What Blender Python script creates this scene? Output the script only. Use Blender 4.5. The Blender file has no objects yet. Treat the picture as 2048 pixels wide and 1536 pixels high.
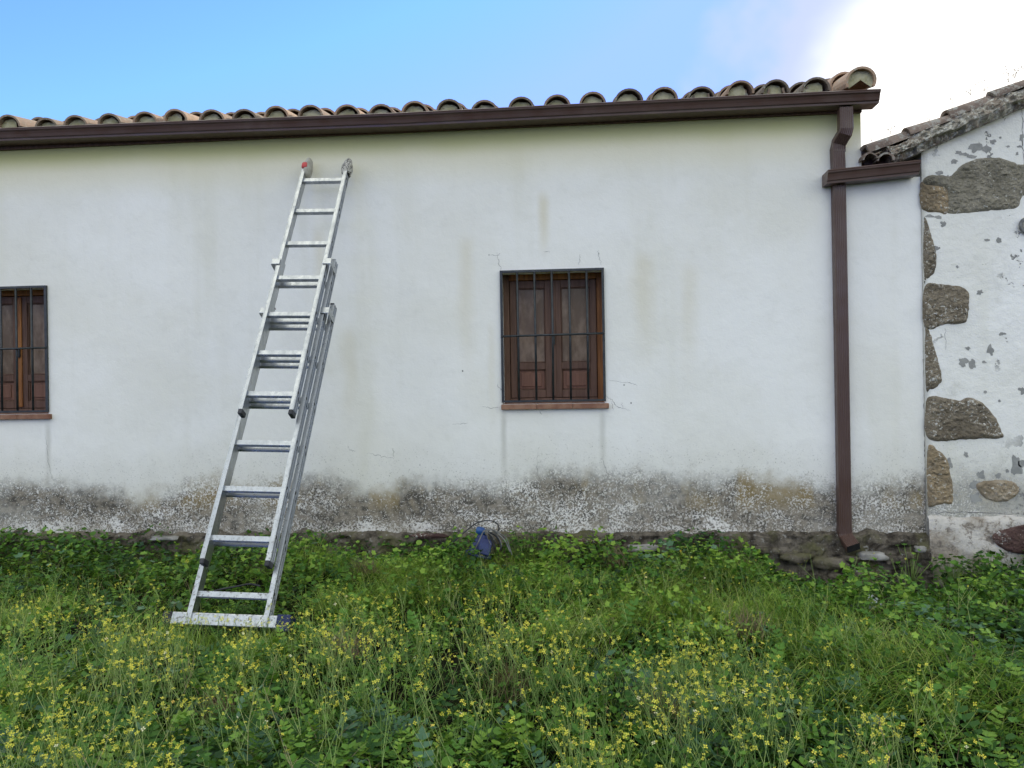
import bpy, math, random
import numpy as np
from mathutils.geometry import delaunay_2d_cdt
from mathutils import Matrix, Vector, noise as mnoise
random.seed(7); rng = np.random.default_rng(7)
sc = bpy.context.scene
COL = sc.collection
rad = math.radians

# ------------------------------------------------------------------ camera
cam = bpy.data.cameras.new('camera'); camo = bpy.data.objects.new('camera', cam); COL.objects.link(camo)
cam.sensor_width = 36; cam.lens = 1539 / 2048 * 36; cam.clip_end = 3000; cam.clip_start = .05
YAW, PITCH, ROLL = rad(4.7772), rad(0.007), rad(-0.9151)
RM = Matrix.Rotation(YAW, 3, 'Z') @ Matrix.Rotation(math.pi / 2 + PITCH, 3, 'X') @ Matrix.Rotation(ROLL, 3, 'Z')
camo.matrix_world = Matrix.Translation((0, 0, 1.5)) @ RM.to_4x4()
sc.camera = camo
sc.render.resolution_x = 1024; sc.render.resolution_y = 768

# ------------------------------------------------------------------ sky, sun, exposure
SUN_EL, SUN_AZ = rad(24), rad(27)          # azimuth clockwise from +Y (towards +X): behind the roof, to the right
sundir = Vector((math.sin(SUN_AZ) * math.cos(SUN_EL), math.cos(SUN_AZ) * math.cos(SUN_EL), math.sin(SUN_EL)))
w = bpy.data.worlds.new('World'); sc.world = w; w.use_nodes = True
nt = w.node_tree; nt.nodes.clear()
def N(t, kind, **kw):
    n = t.nodes.new(kind)
    for k, v in kw.items(): setattr(n, k, v)
    return n
out = N(nt, 'ShaderNodeOutputWorld'); bg = N(nt, 'ShaderNodeBackground')
sky = N(nt, 'ShaderNodeTexSky', sky_type='NISHITA'); sky.sun_disc = False
sky.sun_elevation = SUN_EL; sky.sun_rotation = SUN_AZ; sky.air_density = 1.0; sky.dust_density = 0.1; sky.ozone_density = 2.0
bg.inputs['Strength'].default_value = 0.15
tc = N(nt, 'ShaderNodeTexCoord')
L_ = nt.links.new
def wm(op, a, b=None, c=None):
    n = N(nt, 'ShaderNodeMath', operation=op)
    for i, v in enumerate((a, b, c)):
        if v is None: continue
        if isinstance(v, (int, float)): n.inputs[i].default_value = v
        else: L_(v, n.inputs[i])
    return n.outputs[0]
def wss(v, a, b):
    n = N(nt, 'ShaderNodeMapRange', interpolation_type='SMOOTHSTEP'); n.inputs['From Min'].default_value = a; n.inputs['From Max'].default_value = b; L_(v, n.inputs['Value']); return n.outputs[0]
def wmix(f, a, b, mode='MIX'):
    n = N(nt, 'ShaderNodeMix', data_type='RGBA', blend_type=mode)
    for v, k_ in ((f, 'Factor'), (a, 'A'), (b, 'B')):
        if isinstance(v, (int, float)): n.inputs[k_].default_value = v
        elif isinstance(v, tuple): n.inputs[k_].default_value = (*v, 1)
        else: L_(v, n.inputs[k_])
    return n.outputs['Result']
dp = N(nt, 'ShaderNodeVectorMath', operation='DOT_PRODUCT'); dp.inputs[1].default_value = (RM @ Vector((1960-1024, 768-175, -1539))).normalized()
L_(tc.outputs['Generated'], dp.inputs[0])
nz = N(nt, 'ShaderNodeTexNoise'); nz.inputs['Scale'].default_value = 3.2; nz.inputs['Detail'].default_value = 5; nz.inputs['Roughness'].default_value = .5
L_(tc.outputs['Generated'], nz.inputs['Vector'])
m_sun = wss(wm('MULTIPLY_ADD', nz.outputs['Fac'], +.05, dp.outputs['Value']), .999, 1.026)     # bright cloud in front of the sun
nb = N(nt, 'ShaderNodeTexNoise'); nb.inputs['Scale'].default_value = 2.0; nb.inputs['Detail'].default_value = 6; L_(tc.outputs['Generated'], nb.inputs['Vector'])
sep = N(nt, 'ShaderNodeSeparateXYZ'); L_(tc.outputs['Generated'], sep.inputs[0])
back = wss(wm('ADD', wm('MULTIPLY', sep.outputs['Y'], -1), wm('MULTIPLY', sep.outputs['Z'], 1.3)), -.05, .40)   # unseen broken cloud overhead and behind the viewer, added as fill light
m_fill = wm('MULTIPLY', back, wss(nb.outputs['Fac'], .36, .60))
SKY_TINT = (.56, .765, 1.0); FILL_CLOUD = (6.5, 6.75, 6.2)
skyc = wmix(1.0, sky.outputs[0], SKY_TINT, 'MULTIPLY')
skyc = wmix(1.0, skyc, (1.4, 2.3, 9.0), 'DARKEN')
m_top = wss(sep.outputs['Z'], .45, .9)
skyc = wmix(m_fill, skyc, wmix(m_top, FILL_CLOUD, (7.8, 7.9, 7.1)))  # added fill cloud, brighter at the zenith to light the plants
m_edge = wss(wm('MULTIPLY_ADD', nz.outputs['Fac'], .09, dp.outputs['Value']), 1.000, 1.014)     # thin grey veil round it
fin = wmix(m_sun, wmix(wm('MULTIPLY', m_edge, .75), skyc, (2.55, 2.7, 2.6)), (6.4, 6.15, 5.8))
L_(fin, bg.inputs['Color']); nt.links.new(bg.outputs[0], out.inputs['Surface'])
sun = bpy.data.lights.new('sun', 'SUN'); suno = bpy.data.objects.new('sun', sun); COL.objects.link(suno)
sun.energy = 2.0; sun.angle = rad(.6); sun.color = (1, .9, .78)
suno.rotation_euler = sundir.to_track_quat('Z', 'Y').to_euler(); suno.location = (4, 10, 8)
sc.view_settings.view_transform = 'Standard'; sc.view_settings.look = 'None'; sc.view_settings.gamma = 1
sc.view_settings.exposure = 0.94

# ------------------------------------------------------------------ geometry helpers
D = 5.32                                    # distance of the white wall
def W(px, py, Y=D):                         # a pixel of the 2048 photo -> point on the plane y=Y
    d = RM @ Vector((px - 1024, -(py - 768), -1539)); d *= Y / d.y
    return d + Vector((0, 0, 1.5))
def G(px, py, z):
    d = RM @ Vector((px - 1024, -(py - 768), -1539)); d *= (z - 1.5) / d.z
    return d + Vector((0, 0, 1.5))
class MB:
    def __init__(s): s.v = []; s.f = []; s.m = []; s.sm = []
    def add(s, vs, fs, mi=0, smooth=False):
        o = len(s.v); s.v += [tuple(v) for v in vs]
        for f in fs: s.f.append([i + o for i in f]); s.m.append(mi); s.sm.append(smooth)
        return s
    def box(s, a, b, fr=None, mi=0):        # a,b corners in frame fr (4x4)
        x0, y0, z0 = a; x1, y1, z1 = b
        vs = [Vector(p) for p in ((x0,y0,z0),(x1,y0,z0),(x1,y1,z0),(x0,y1,z0),(x0,y0,z1),(x1,y0,z1),(x1,y1,z1),(x0,y1,z1))]
        if fr is not None: vs = [fr @ v for v in vs]
        return s.add(vs, [(3,2,1,0),(4,5,6,7),(0,1,5,4),(1,2,6,5),(2,3,7,6),(3,0,4,7)], mi)
    def tube(s, pts, r, n=8, mi=0, cap=True):
        pts = [Vector(p) for p in pts]; vs = []; up = None
        rs = r if hasattr(r, '__len__') else [r] * len(pts)
        for i, p in enumerate(pts):
            t = (pts[min(i+1, len(pts)-1)] - pts[max(i-1, 0)]).normalized()
            if up is None: up = t.orthogonal().normalized()
            up = (up - t * up.dot(t)).normalized(); b = t.cross(up)
            for k in range(n):
                a = 2 * math.pi * k / n; vs.append(p + (up * math.cos(a) + b * math.sin(a)) * rs[i])
        fs = [(i*n+k, i*n+(k+1) % n, (i+1)*n+(k+1) % n, (i+1)*n+k) for i in range(len(pts)-1) for k in range(n)]
        if cap: fs += [tuple(range(n))[::-1], tuple(range((len(pts)-1)*n, len(pts)*n))]
        return s.add(vs, fs, mi, True)
    def lathe(s, prof, fr, n=20, mi=0):
        vs = [fr @ Vector((r * math.cos(2*math.pi*k/n), r * math.sin(2*math.pi*k/n), z)) for r, z in prof for k in range(n)]
        fs = [(i*n+k, i*n+(k+1) % n, (i+1)*n+(k+1) % n, (i+1)*n+k) for i in range(len(prof)-1) for k in range(n)]
        return s.add(vs, fs, mi, True)
    def build(s, name, mats, parent=None, bevel=0, solid=0):
        me = bpy.data.meshes.new(name); me.from_pydata(s.v, [], s.f)
        for m in (mats if isinstance(mats, (list, tuple)) else [mats]): me.materials.append(m)
        me.polygons.foreach_set('material_index', s.m); me.polygons.foreach_set('use_smooth', s.sm); me.update()
        o = bpy.data.objects.new(name, me); COL.objects.link(o)
        if parent: o.parent = parent
        if solid: md = o.modifiers.new('solid', 'SOLIDIFY'); md.thickness = solid; md.offset = 0
        if bevel: md = o.modifiers.new('bevel', 'BEVEL'); md.width = bevel; md.segments = 2; md.limit_method = 'ANGLE'
        return o
def tag(o, label=None, cat=None, group=None, kind=None):
    if label: o['label'] = label
    if cat: o['category'] = cat
    if group: o['group'] = group
    if kind: o['kind'] = kind
    return o
def empty(name, label, cat, loc=(0, 0, 0), group=None):
    o = bpy.data.objects.new(name, None); COL.objects.link(o); o.empty_display_size = .1
    o.location = loc
    return tag(o, label, cat, group)
def reparent(o, p):                         # geometry is written in world coordinates
    o.parent = p; o.matrix_parent_inverse = Matrix.Translation(p.location).inverted()
def fbm(p, sc_=1.0, o=4): return mnoise.fractal(Vector(p) * sc_, .9, 2.1, o)

# ------------------------------------------------------------------ materials
class NM:                                   # tiny node-graph helper
    def __init__(s, name, rough=.8, spec=.3, metal=0.0):
        s.mat = bpy.data.materials.new(name); s.mat.use_nodes = True; s.t = s.mat.node_tree
        s.b = s.t.nodes['Principled BSDF']; s.b.inputs['Roughness'].default_value = rough
        s.b.inputs['Specular IOR Level'].default_value = spec; s.b.inputs['Metallic'].default_value = metal
        s.geo = s.t.nodes.new('ShaderNodeNewGeometry'); s.pos = s.geo.outputs['Position']
    def _l(s, v, sock):
        if v is None: return
        if isinstance(v, bpy.types.NodeSocket): s.t.links.new(v, sock)
        elif isinstance(v, (tuple, list)) and len(v) == 3 and sock.type == 'RGBA': sock.default_value = (*v, 1)
        else: sock.default_value = v
    def vec(s, scale=(1, 1, 1), loc=(0, 0, 0), src=None):
        n = s.t.nodes.new('ShaderNodeMapping'); s._l(src or s.pos, n.inputs[0]); n.inputs['Scale'].default_value = scale; n.inputs['Location'].default_value = loc
        return n.outputs[0]
    def noise(s, scale=1, detail=4, rough=.55, vec=None, dist=0):
        n = s.t.nodes.new('ShaderNodeTexNoise'); s._l(vec or s.pos, n.inputs['Vector'])
        n.inputs['Scale'].default_value = scale; n.inputs['Detail'].default_value = detail; n.inputs['Roughness'].default_value = rough; n.inputs['Distortion'].default_value = dist
        return n.outputs['Fac']
    def voro(s, scale=1, vec=None, feat='F1', outn='Distance'):
        n = s.t.nodes.new('ShaderNodeTexVoronoi'); n.feature = feat; s._l(vec or s.pos, n.inputs['Vector']); n.inputs['Scale'].default_value = scale
        return n.outputs[outn]
    def m(s, op, a, b=None, c=None):
        n = s.t.nodes.new('ShaderNodeMath'); n.operation = op
        for i, v in enumerate((a, b, c)):
            if v is not None: s._l(v, n.inputs[i])
        return n.outputs[0]
    def ss(s, v, a, b, lo=0.0, hi=1.0):      # smoothstep a->b (a may exceed b)
        n = s.t.nodes.new('ShaderNodeMapRange'); n.interpolation_type = 'SMOOTHSTEP'
        if a > b: a, b, lo, hi = b, a, hi, lo
        s._l(v, n.inputs['Value']); n.inputs['From Min'].default_value = a; n.inputs['From Max'].default_value = b
        n.inputs['To Min'].default_value = lo; n.inputs['To Max'].default_value = hi
        return n.outputs[0]
    def mix(s, f, a, b, mode='MIX'):
        n = s.t.nodes.new('ShaderNodeMix'); n.data_type = 'RGBA'; n.blend_type = mode
        s._l(f, n.inputs['Factor']); s._l(a, n.inputs['A']); s._l(b, n.inputs['B'])
        return n.outputs['Result']
    def xyz(s):
        n = s.t.nodes.new('ShaderNodeSeparateXYZ'); s._l(s.pos, n.inputs[0]); return n.outputs
    def attr(s, name):
        n = s.t.nodes.new('ShaderNodeAttribute'); n.attribute_name = name; return n.outputs['Fac']
    def ramp(s, v, stops):
        n = s.t.nodes.new('ShaderNodeValToRGB'); e = n.color_ramp.elements
        while len(e) < len(stops): e.new(.5)
        for i, (p, c) in enumerate(stops): e[i].position = p; e[i].color = (*c, 1)
        s._l(v, n.inputs[0]); return n.outputs[0]
    def col(s, c): s._l(c, s.b.inputs['Base Color']); return s
    def bump(s, h, strength=.3, dist=.01):
        n = s.t.nodes.new('ShaderNodeBump'); n.inputs['Strength'].default_value = strength; n.inputs['Distance'].default_value = dist
        s._l(h, n.inputs['Height']); s.t.links.new(n.outputs[0], s.b.inputs['Normal']); return s

def plaster_mat(name, seed=0, old=False):
    k = NM(name, .9, .15)
    X, Y, Z = k.xyz()
    v = k.vec((1, 1, 1), (seed, seed * 2, 0))
    base = k.mix(k.ss(k.noise(1.1, 4, .5, v), .35, .7), (.85, .84, .80), (.79, .775, .71))
    st = k.noise(1, 3, .55, k.vec((3.2, 1, .32), (seed + 3, 0, 1)))
    base = k.mix(k.ss(st, .50, .74, 0, .34), base, (.66, .64, .52))
    st2 = k.noise(1, 4, .6, k.vec((11, 1, .8), (seed, 0, 5)))
    base = k.mix(k.ss(st2, .58, .82, 0, .12), base, (.60, .58, .48))
    base = k.mix(k.ss(k.noise(1, 4, .6, k.vec((.8, 1, .9), (seed+1, 0, 2))), .47, .66, 0, .30), base, (.72, .70, .60))
    base = k.mix(k.ss(k.noise(14, 5, .6, v), .5, .75, 0, .10), base, (.5, .49, .42))
    def streak(x, wd, z0, z1, s_, c, base):   # a run-off stain, fading downwards from z1
        wob = k.m('MULTIPLY', k.m('SUBTRACT', k.noise(3, 3), .5), wd * 1.2)
        d = k.m('ABSOLUTE', k.m('SUBTRACT', k.m('ADD', X, wob), x))
        a = k.ss(d, wd, 0)
        b_ = k.m('MULTIPLY', k.ss(Z, z1 + .03, z1 - .1), k.ss(Z, z0, z0 + (z1 - z0) * .7))
        return k.mix(k.m('MULTIPLY', k.m('MULTIPLY', a, b_), s_), base, c)
    if not old:
        tan = (.62, .55, .36); gr = (.46, .45, .40)
        for (px, y0, y1, wd, s_) in ((1090, 380, 540, .06, .5), (1009, 815, 1010, .035, .55), (1208, 815, 1000, .035, .45), (935, 470, 800, .09, .3), (1290, 500, 760, .12, .33), (1380, 520, 800, .1, .25), (640, 450, 640, .08, .3), (700, 650, 900, .09, .25), (985, 640, 900, .04, .2), (98, 838, 1000, .035, .5)):
            base = streak(W(px, y1).x, wd, W(px, y1).z, W(px, y0).z, s_, tan if y0 < 800 else gr, base)
        # algae under the eave, with eave shade mixed into the band's colour
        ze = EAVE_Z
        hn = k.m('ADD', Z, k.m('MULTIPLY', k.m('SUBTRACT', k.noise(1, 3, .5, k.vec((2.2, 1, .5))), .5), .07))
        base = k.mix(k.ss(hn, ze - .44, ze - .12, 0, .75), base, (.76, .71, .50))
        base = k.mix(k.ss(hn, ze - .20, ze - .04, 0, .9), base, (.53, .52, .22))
    # grime above the ground
    zb = .457
    wide = k.m('SUBTRACT', k.noise(1, 4, .6, k.vec((1.3, 1, .3), (seed, 0, 9))), .5)
    fine = k.m('SUBTRACT', k.noise(9, 5, .65), .5)
    hz = k.m('ADD', k.m('SUBTRACT', Z, k.m('MULTIPLY', wide, .45)), k.m('MULTIPLY', fine, .22))
    band = k.ss(hz, .92, .72)
    sp = k.noise(92, 4, .72, dist=.3)
    sp2 = k.noise(20, 3, .6, k.vec((1, 1, 1.4), (4, 4, 4)))
    spk = k.m('ADD', k.m('MULTIPLY', sp, 1.1), k.m('MULTIPLY', sp2, .22))
    big = k.noise(3.2, 3, .5, k.vec((1, 1, 1.8), (7, 1, seed)))
    lift = k.m('MULTIPLY', k.m('SUBTRACT', k.ss(Z, .48, .62), .55), k.ss(k.noise(1, 3, .5, k.vec((1.1, 1, 1), (11, 0, 2))), .42, .60, .02, .15))     # lower strip flakes whiter
    th = k.m('ADD', k.m('ADD', spk, k.m('MULTIPLY', k.m('SUBTRACT', big, .5), .30)), lift)
    dark = k.ss(th, .585, .665)
    gcol = k.mix(k.ss(sp2, .35, .65), (.070, .062, .050), (.25, .215, .165))
    och = k.m('MULTIPLY', k.ss(k.noise(1, 4, .6, k.vec((3.4, 1, 1.2), (2, 0, 3 + seed))), .50, .60), k.ss(Z, .58, .72))
    gcol = k.mix(k.m('MULTIPLY', och, .62), gcol, (.30, .215, .080))
    lcol = k.mix(k.ss(big, .3, .7), (.76, .73, .68), (.46, .42, .36))
    g2 = k.mix(dark, lcol, gcol)
    soft = k.ss(hz, 1.20, .84, 0, .26)
    base = k.mix(soft, base, (.47, .45, .36))
    base = k.mix(k.m('MULTIPLY', k.ss(hz, 1.18, .90), k.ss(sp, .60, .66, 0, .6)), base, (.2, .19, .16))
    strength = k.m('MULTIPLY', k.m('MULTIPLY', band, k.ss(k.noise(1, 4, .6, k.vec((1.7, 1, 2.2), (5, 0, 5))), .28, .50, .82, 1)), .97 if not old else .5)
    base = k.mix(strength, base, g2)
    if old:
        fl = k.noise(9, 5, .62, k.vec((1, 1, 1), (3, 3, 3)))
        fm = k.m('MULTIPLY', k.ss(fl, .628, .64), k.ss(k.noise(2.2, 2, .5), .42, .58))
        base = k.mix(fm, base, (.27, .265, .25))
        base = k.mix(k.ss(k.noise(5, 6, .7, k.vec((1, 1, .6), (8, 0, 0))), .55, .8, 0, .45), base, (.38, .37, .32))
        seam = W(1846, 800).x
        base = k.mix(k.ss(k.m('ADD', X, k.m('MULTIPLY', fine, .05)), seam + .05, seam, 0, .6), base, (.3, .29, .25))
    k.col(base)
    hb = k.m('ADD', k.m('MULTIPLY', k.noise(3.0, 8, .62), 1.7), k.m('MULTIPLY', k.m('MULTIPLY', dark, band), -.25))
    hb = k.m('ADD', hb, k.m('MULTIPLY', k.noise(90, 3, .6), .12))
    if old: hb = k.m('ADD', hb, k.m('MULTIPLY', fm, -.3))
    k.bump(hb, .5 if not old else .8, .012 if not old else .02)
    return k.mat
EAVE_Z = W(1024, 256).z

def simple(name, c1, c2, scale=8, rough=.7, spec=.3, metal=0, bump=.2, bd=.004, detail=5, vs=(1, 1, 1), lo=.35, hi=.65):
    k = NM(name, rough, spec, metal)
    n = k.noise(scale, detail, .6, k.vec(vs))
    k.col(k.mix(k.ss(n, lo, hi), c1, c2)); k.bump(k.noise(scale * 4, 4, .6, k.vec(vs)), bump, bd)
    return k.mat
M = {}
M['crack'] = simple('crack', (.10, .10, .10), (.22, .21, .19), 20)
M['brown_metal'] = (lambda k: (k.col(k.mix(k.ss(k.noise(5, 5, .65, k.vec((1, 1, .4))), .45, .8, 0, .5), (.078, .042, .032), (.13, .088, .072))), k._l(k.ss(k.noise(9), .3, .7, .28, .5), k.b.inputs['Roughness']), k.mat)[-1])(NM('brown_painted_aluminium', .35, .5))
def alu():
    k = NM('scuffed_aluminium', .30, .5, .95)
    n = k.noise(9, 6, .7, k.vec((3, 3, .4))); s_ = k.noise(70, 3, .7)
    Z = k.xyz()[2]
    c = k.mix(k.ss(n, .35, .7), (.46, .475, .49), (.37, .385, .395))
    dirt = k.m('MULTIPLY', k.ss(s_, .54, .64), k.ss(k.m('ADD', Z, k.m('MULTIPLY', n, .6)), 1.5, .55, .15, .85))
    c = k.mix(dirt, c, (.16, .145, .12)); k.col(c)
    k._l(k.m('ADD', k.ss(n, .3, .7, .24, .42), k.m('MULTIPLY', dirt, .4)), k.b.inputs['Roughness'])
    k._l(k.ss(dirt, 0, 1, .95, .1), k.b.inputs['Metallic'])
    k.bump(k.noise(120, 2, .5), .08, .001); return k.mat
M['alu'] = alu()
M['black_plastic'] = simple('black_plastic', (.02, .021, .024), (.05, .05, .055), 30, .5)
M['dark_hole'] = simple('dark_hole', (.01, .01, .01), (.02, .02, .02), 30, .9)
M['blue_cap'] = (lambda k: (k.col(k.mix(k.ss(k.noise(60, 4, .7), .62, .68), (.010, .018, .075), (.35, .35, .35))), k.mat)[-1])(NM('navy_plastic', .45))
M['red_cap'] = simple('faded_red_plastic', (.50, .07, .07), (.60, .16, .14), 20, .6)
M['pad'] = simple('pad_rubber', (.34, .325, .28), (.46, .44, .38), 30, .85, bump=.4)
M['cloth'] = (lambda k: (k.col(k.mix(k.ss(k.voro(55, k.vec((1, 1, .5)), 'DISTANCE_TO_EDGE'), .09, .03), (.46, .44, .39), (.07, .07, .07))), k.bump(k.noise(40, 4), .6, .006), k.mat)[-1])(NM('wrapped_cloth', .9))
M['iron'] = simple('dark_painted_iron', (.012, .016, .018), (.03, .034, .036), 25, .45, .5, bump=.3)
def wood(name, c1, c2, rough=.55):
    k = NM(name, rough, .3)
    n = k.noise(1, 6, .65, k.vec((40, 40, 3)), .6)
    k.col(k.mix(k.ss(n, .3, .7), c1, c2)); k.bump(n, .35, .002); return k.mat
M['wood_dark'] = wood('weathered_brown_wood', (.085, .044, .028), (.155, .086, .058))
M['wood_panel'] = wood('brown_wood_panel', (.14, .066, .042), (.21, .105, .068))
M['wood_orange'] = wood('orange_varnished_wood', (.15, .055, .014), (.36, .15, .040))
k = NM('old_window_glass', .22, .22); k.col(k.mix(k.ss(k.noise(9, 5, .65, k.vec((1, 1, .5))), .4, .7), (.12, .078, .050), (.24, .17, .12))); k.bump(k.noise(3, 2), .15, .01); M['glass'] = k.mat
M['sill'] = simple('terracotta_sill', (.20, .095, .06), (.30, .17, .11), 12, .8)
def tile_mat():
    k = NM('weathered_roof_tile', .9, .15)
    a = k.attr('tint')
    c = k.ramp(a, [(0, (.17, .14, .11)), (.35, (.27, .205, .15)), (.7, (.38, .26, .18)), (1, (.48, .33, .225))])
    n = k.noise(16, 6, .7)
    c = k.mix(k.ss(n, .52, .66, 0, .6), c, (.19, .175, .13))
    c = k.mix(k.ss(k.noise(34, 5, .7, k.vec((1, 1, 1), (5, 5, 5))), .58, .64, 0, .8), c, (.42, .42, .34))
    k.col(c); k.bump(n, .5, .01); return k.mat
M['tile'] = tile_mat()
M['mortar'] = simple('mossy_mortar', (.32, .30, .17), (.46, .43, .29), 14, .95, .1, bump=.6, bd=.01)
M['rough_mortar'] = (lambda k: (k.col(k.mix(k.ss(k.noise(28, 6, .75), .50, .58), k.mix(k.ss(k.noise(5, 4), .42, .6), (.25, .20, .155), (.34, .31, .25)), (.56, .54, .46))), k.bump(k.noise(30, 6, .7), .9, .02), k.mat)[-1])(NM('lichened_mortar', .95, .1))
M['under_tile'] = simple('dark_red_tile', (.14, .085, .065), (.22, .14, .11), 9, .9)
def stone_mat(name, c1, c2, wash=.62):
    k = NM(name, .92, .15); n = k.noise(11, 7, .72)
    c = k.mix(k.ss(n, .38, .66), c1, c2)
    c = k.mix(k.ss(k.noise(3.3, 3, .5), .45, .62, 0, .6), c, tuple(x * .62 for x in c1))
    c = k.mix(k.ss(k.noise(60, 5, .8), .60, .66, 0, .55), c, tuple(x * .5 for x in c1))
    c = k.mix(k.m('MULTIPLY', k.ss(k.noise(45, 5, .75), wash - .05, wash - .01), k.ss(k.noise(5, 3), .42, .56)), c, (.62, .60, .54))
    k.col(c); k.bump(k.noise(22, 7, .72), .9, .025); return k.mat
M['stone_grey'] = stone_mat('grey_fieldstone', (.22, .20, .15), (.32, .29, .225), .64)
M['stone_brown'] = stone_mat('brown_fieldstone', (.24, .19, .125), (.37, .28, .17))
M['stone_dark'] = stone_mat('dark_fieldstone', (.17, .14, .10), (.29, .245, .18), .61)
M['stone_tan'] = stone_mat('tan_sandstone', (.30, .235, .155), (.40, .335, .25), .64)
M['plinth'] = (lambda k: (k.col(k.mix(k.ss(k.noise(20, 6, .8), .52, .62, 0, .85), k.mix(k.ss(k.noise(5, 5, .65), .40, .60), (.60, .56, .50), (.36, .31, .25)), (.19, .16, .13))), k.bump(k.noise(14, 6, .7), .8, .03), k.mat)[-1])(NM('flaking_plinth_render', .95, .1))
def rubble_mat():
    k = NM('mossy_rubble', .95, .1); n = k.noise(9, 6, .7)
    c = k.mix(k.ss(n, .36, .62), (.05, .042, .033), (.22, .19, .15))
    c = k.mix(k.ss(k.noise(4, 4), .52, .66, 0, .8), c, (.13, .125, .06))
    c = k.mix(k.ss(k.noise(30, 5, .7), .60, .66, 0, .7), c, (.36, .35, .32))
    k.col(c); k.bump(k.noise(26, 7, .75), 1, .03); return k.mat
M['rubble'] = rubble_mat()
M['pale_stone'] = simple('pale_limestone', (.20, .19, .17), (.36, .345, .32), 12, .9, bump=.6, bd=.01)
M['red_stone'] = stone_mat('dark_red_stone', (.09, .05, .045), (.14, .09, .075), .60)
M['concrete'] = simple('grey_concrete', (.30, .33, .35), (.40, .42, .43), 20, .9)
M['soil'] = (lambda k: (k.col(k.mix(k.ss(k.noise(3, 6, .6), .4, .65), (.010, .011, .005), (.018, .026, .008))), k.bump(k.noise(12, 6), .8, .05), k.mat)[-1])(NM('dark_soil', .95, .1))
M['blue_plastic'] = simple('blue_plastic', (.007, .016, .095), (.018, .036, .15), 18, .4, .5)
M['blue_cap2'] = simple('bright_blue_plastic', (.012, .06, .22), (.025, .11, .27), 18, .4, .5)
M['grey_wire'] = simple('grey_cable', (.10, .10, .10), (.22, .22, .21), 20, .6)
def leaf_mat(name, stops, trans=.26, rough=.5):
    k = NM(name, rough, .28)
    a = k.m('ADD', k.attr('tint'), k.m('MULTIPLY', k.m('SUBTRACT', k.noise(1.3, 3), .5), .5))
    c = k.ramp(a, stops); k.col(c)
    tr = k.t.nodes.new('ShaderNodeBsdfTranslucent'); k._l(k.mix(.25, c, (.30, .42, .03)), tr.inputs[0])
    ms = k.t.nodes.new('ShaderNodeMixShader'); ms.inputs[0].default_value = trans
    k.t.links.new(k.b.outputs[0], ms.inputs[1]); k.t.links.new(tr.outputs[0], ms.inputs[2])
    k.t.links.new(ms.outputs[0], k.t.nodes['Material Output'].inputs['Surface']); return k.mat
M['leaf'] = leaf_mat('broad_leaf', [(0, (.007, .026, .005)), (.3, (.026, .085, .012)), (.65, (.090, .215, .026)), (1, (.27, .41, .055))])
M['leaf_blue'] = leaf_mat('glaucous_leaf', [(0, (.020, .060, .030)), (.5, (.06, .14, .07)), (1, (.17, .28, .16))], .25)
M['grass'] = leaf_mat('grass_blade', [(0, (.035, .09, .010)), (.4, (.13, .26, .027)), (.75, (.30, .42, .060)), (1, (.52, .54, .16))], .35)
M['stem'] = leaf_mat('flower_stem', [(0, (.13, .24, .06)), (.5, (.29, .40, .11)), (.85, (.46, .52, .19)), (1, (.42, .33, .19))], .2)
M['petal'] = leaf_mat('yellow_petal', [(0, (.55, .54, .07)), (.5, (.82, .76, .10)), (.85, (.88, .74, .08)), (.9, (.85, .52, .05)), (1, (.85, .80, .50))], .3, .6)
M['dry'] = leaf_mat('dry_straw', [(0, (.12, .075, .045)), (1, (.30, .22, .13))], .2)

# ================================================================== SETTING
def gz(X, Y):                                # ground height
    X = np.asarray(X, float); Y = np.asarray(Y, float)
    z = np.interp(Y, [-50, 0, 2.4, 3.9, 5.3, 8, 60], [.0, .05, .14, .235, .22, .2, .2])
    z = z - .11 * np.clip((X - .9) / .6, 0, 1) * np.clip((Y - 4.3) / .6, 0, 1)
    near = np.clip(1 - np.hypot(X, Y - 4) / 12, 0, 1)
    return z + near * (.018 * np.sin(X * 5.1 + Y * 2) + .015 * np.sin(Y * 7.3 - X * 2.2) + .012 * np.sin(X * 13 + 1) * np.sin(Y * 11))
b = MB()
xs = np.concatenate([[-1500, -400, -100, -30, -12], np.arange(-7, 7.01, .12), [12, 30, 100, 400, 1500]])
ys = np.concatenate([[-1500, -400, -100, -20, -6, -2], np.arange(0, 5.41, .12), [6, 9, 20, 60, 300, 1500]])
ZZ = gz(*np.meshgrid(xs, ys))
nx = len(xs)
b.add([(x, y, ZZ[j, i]) for j, y in enumerate(ys) for i, x in enumerate(xs)],
      [(j*nx+i, j*nx+i+1, (j+1)*nx+i+1, (j+1)*nx+i) for j in range(len(ys)-1) for i in range(nx-1)], 0, True)
tag(b.build('ground', M['soil']), kind='structure')

# ================================================================== WHITE HOUSE
house = empty('white_house', 'low white plastered house with a tiled roof and brown gutter, its foot stained with mould', 'house', (-1.5, D, .2))
XL = -6.5; XM = W(1722, 280).x; XS = W(1846, 700).x            # left end, edge of the tall part, seam
EZ = EAVE_Z + .05; LZ = W(1770, 356).z
WX0, WX1 = W(1003, 670).x, W(1208, 670).x; WZ0, WZ1 = W(1107, 807).z, W(1105, 540).z
WW = WX1 - WX0
LX1 = W(95.5, 700).x; LX0 = LX1 - WW; LZ0, LZ1 = W(50, 828).z, W(50, 573.5).z
b = MB(); T = .28
xc = sorted([XL, LX0, LX1, WX0, WX1, XM, XS]); zc = sorted([.457, WZ0, LZ0, LZ1, WZ1, LZ, EZ])
def inhole(x, z): return (WX0 < x < WX1 and WZ0 < z < WZ1) or (LX0 < x < LX1 and LZ0 < z < LZ1)
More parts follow.
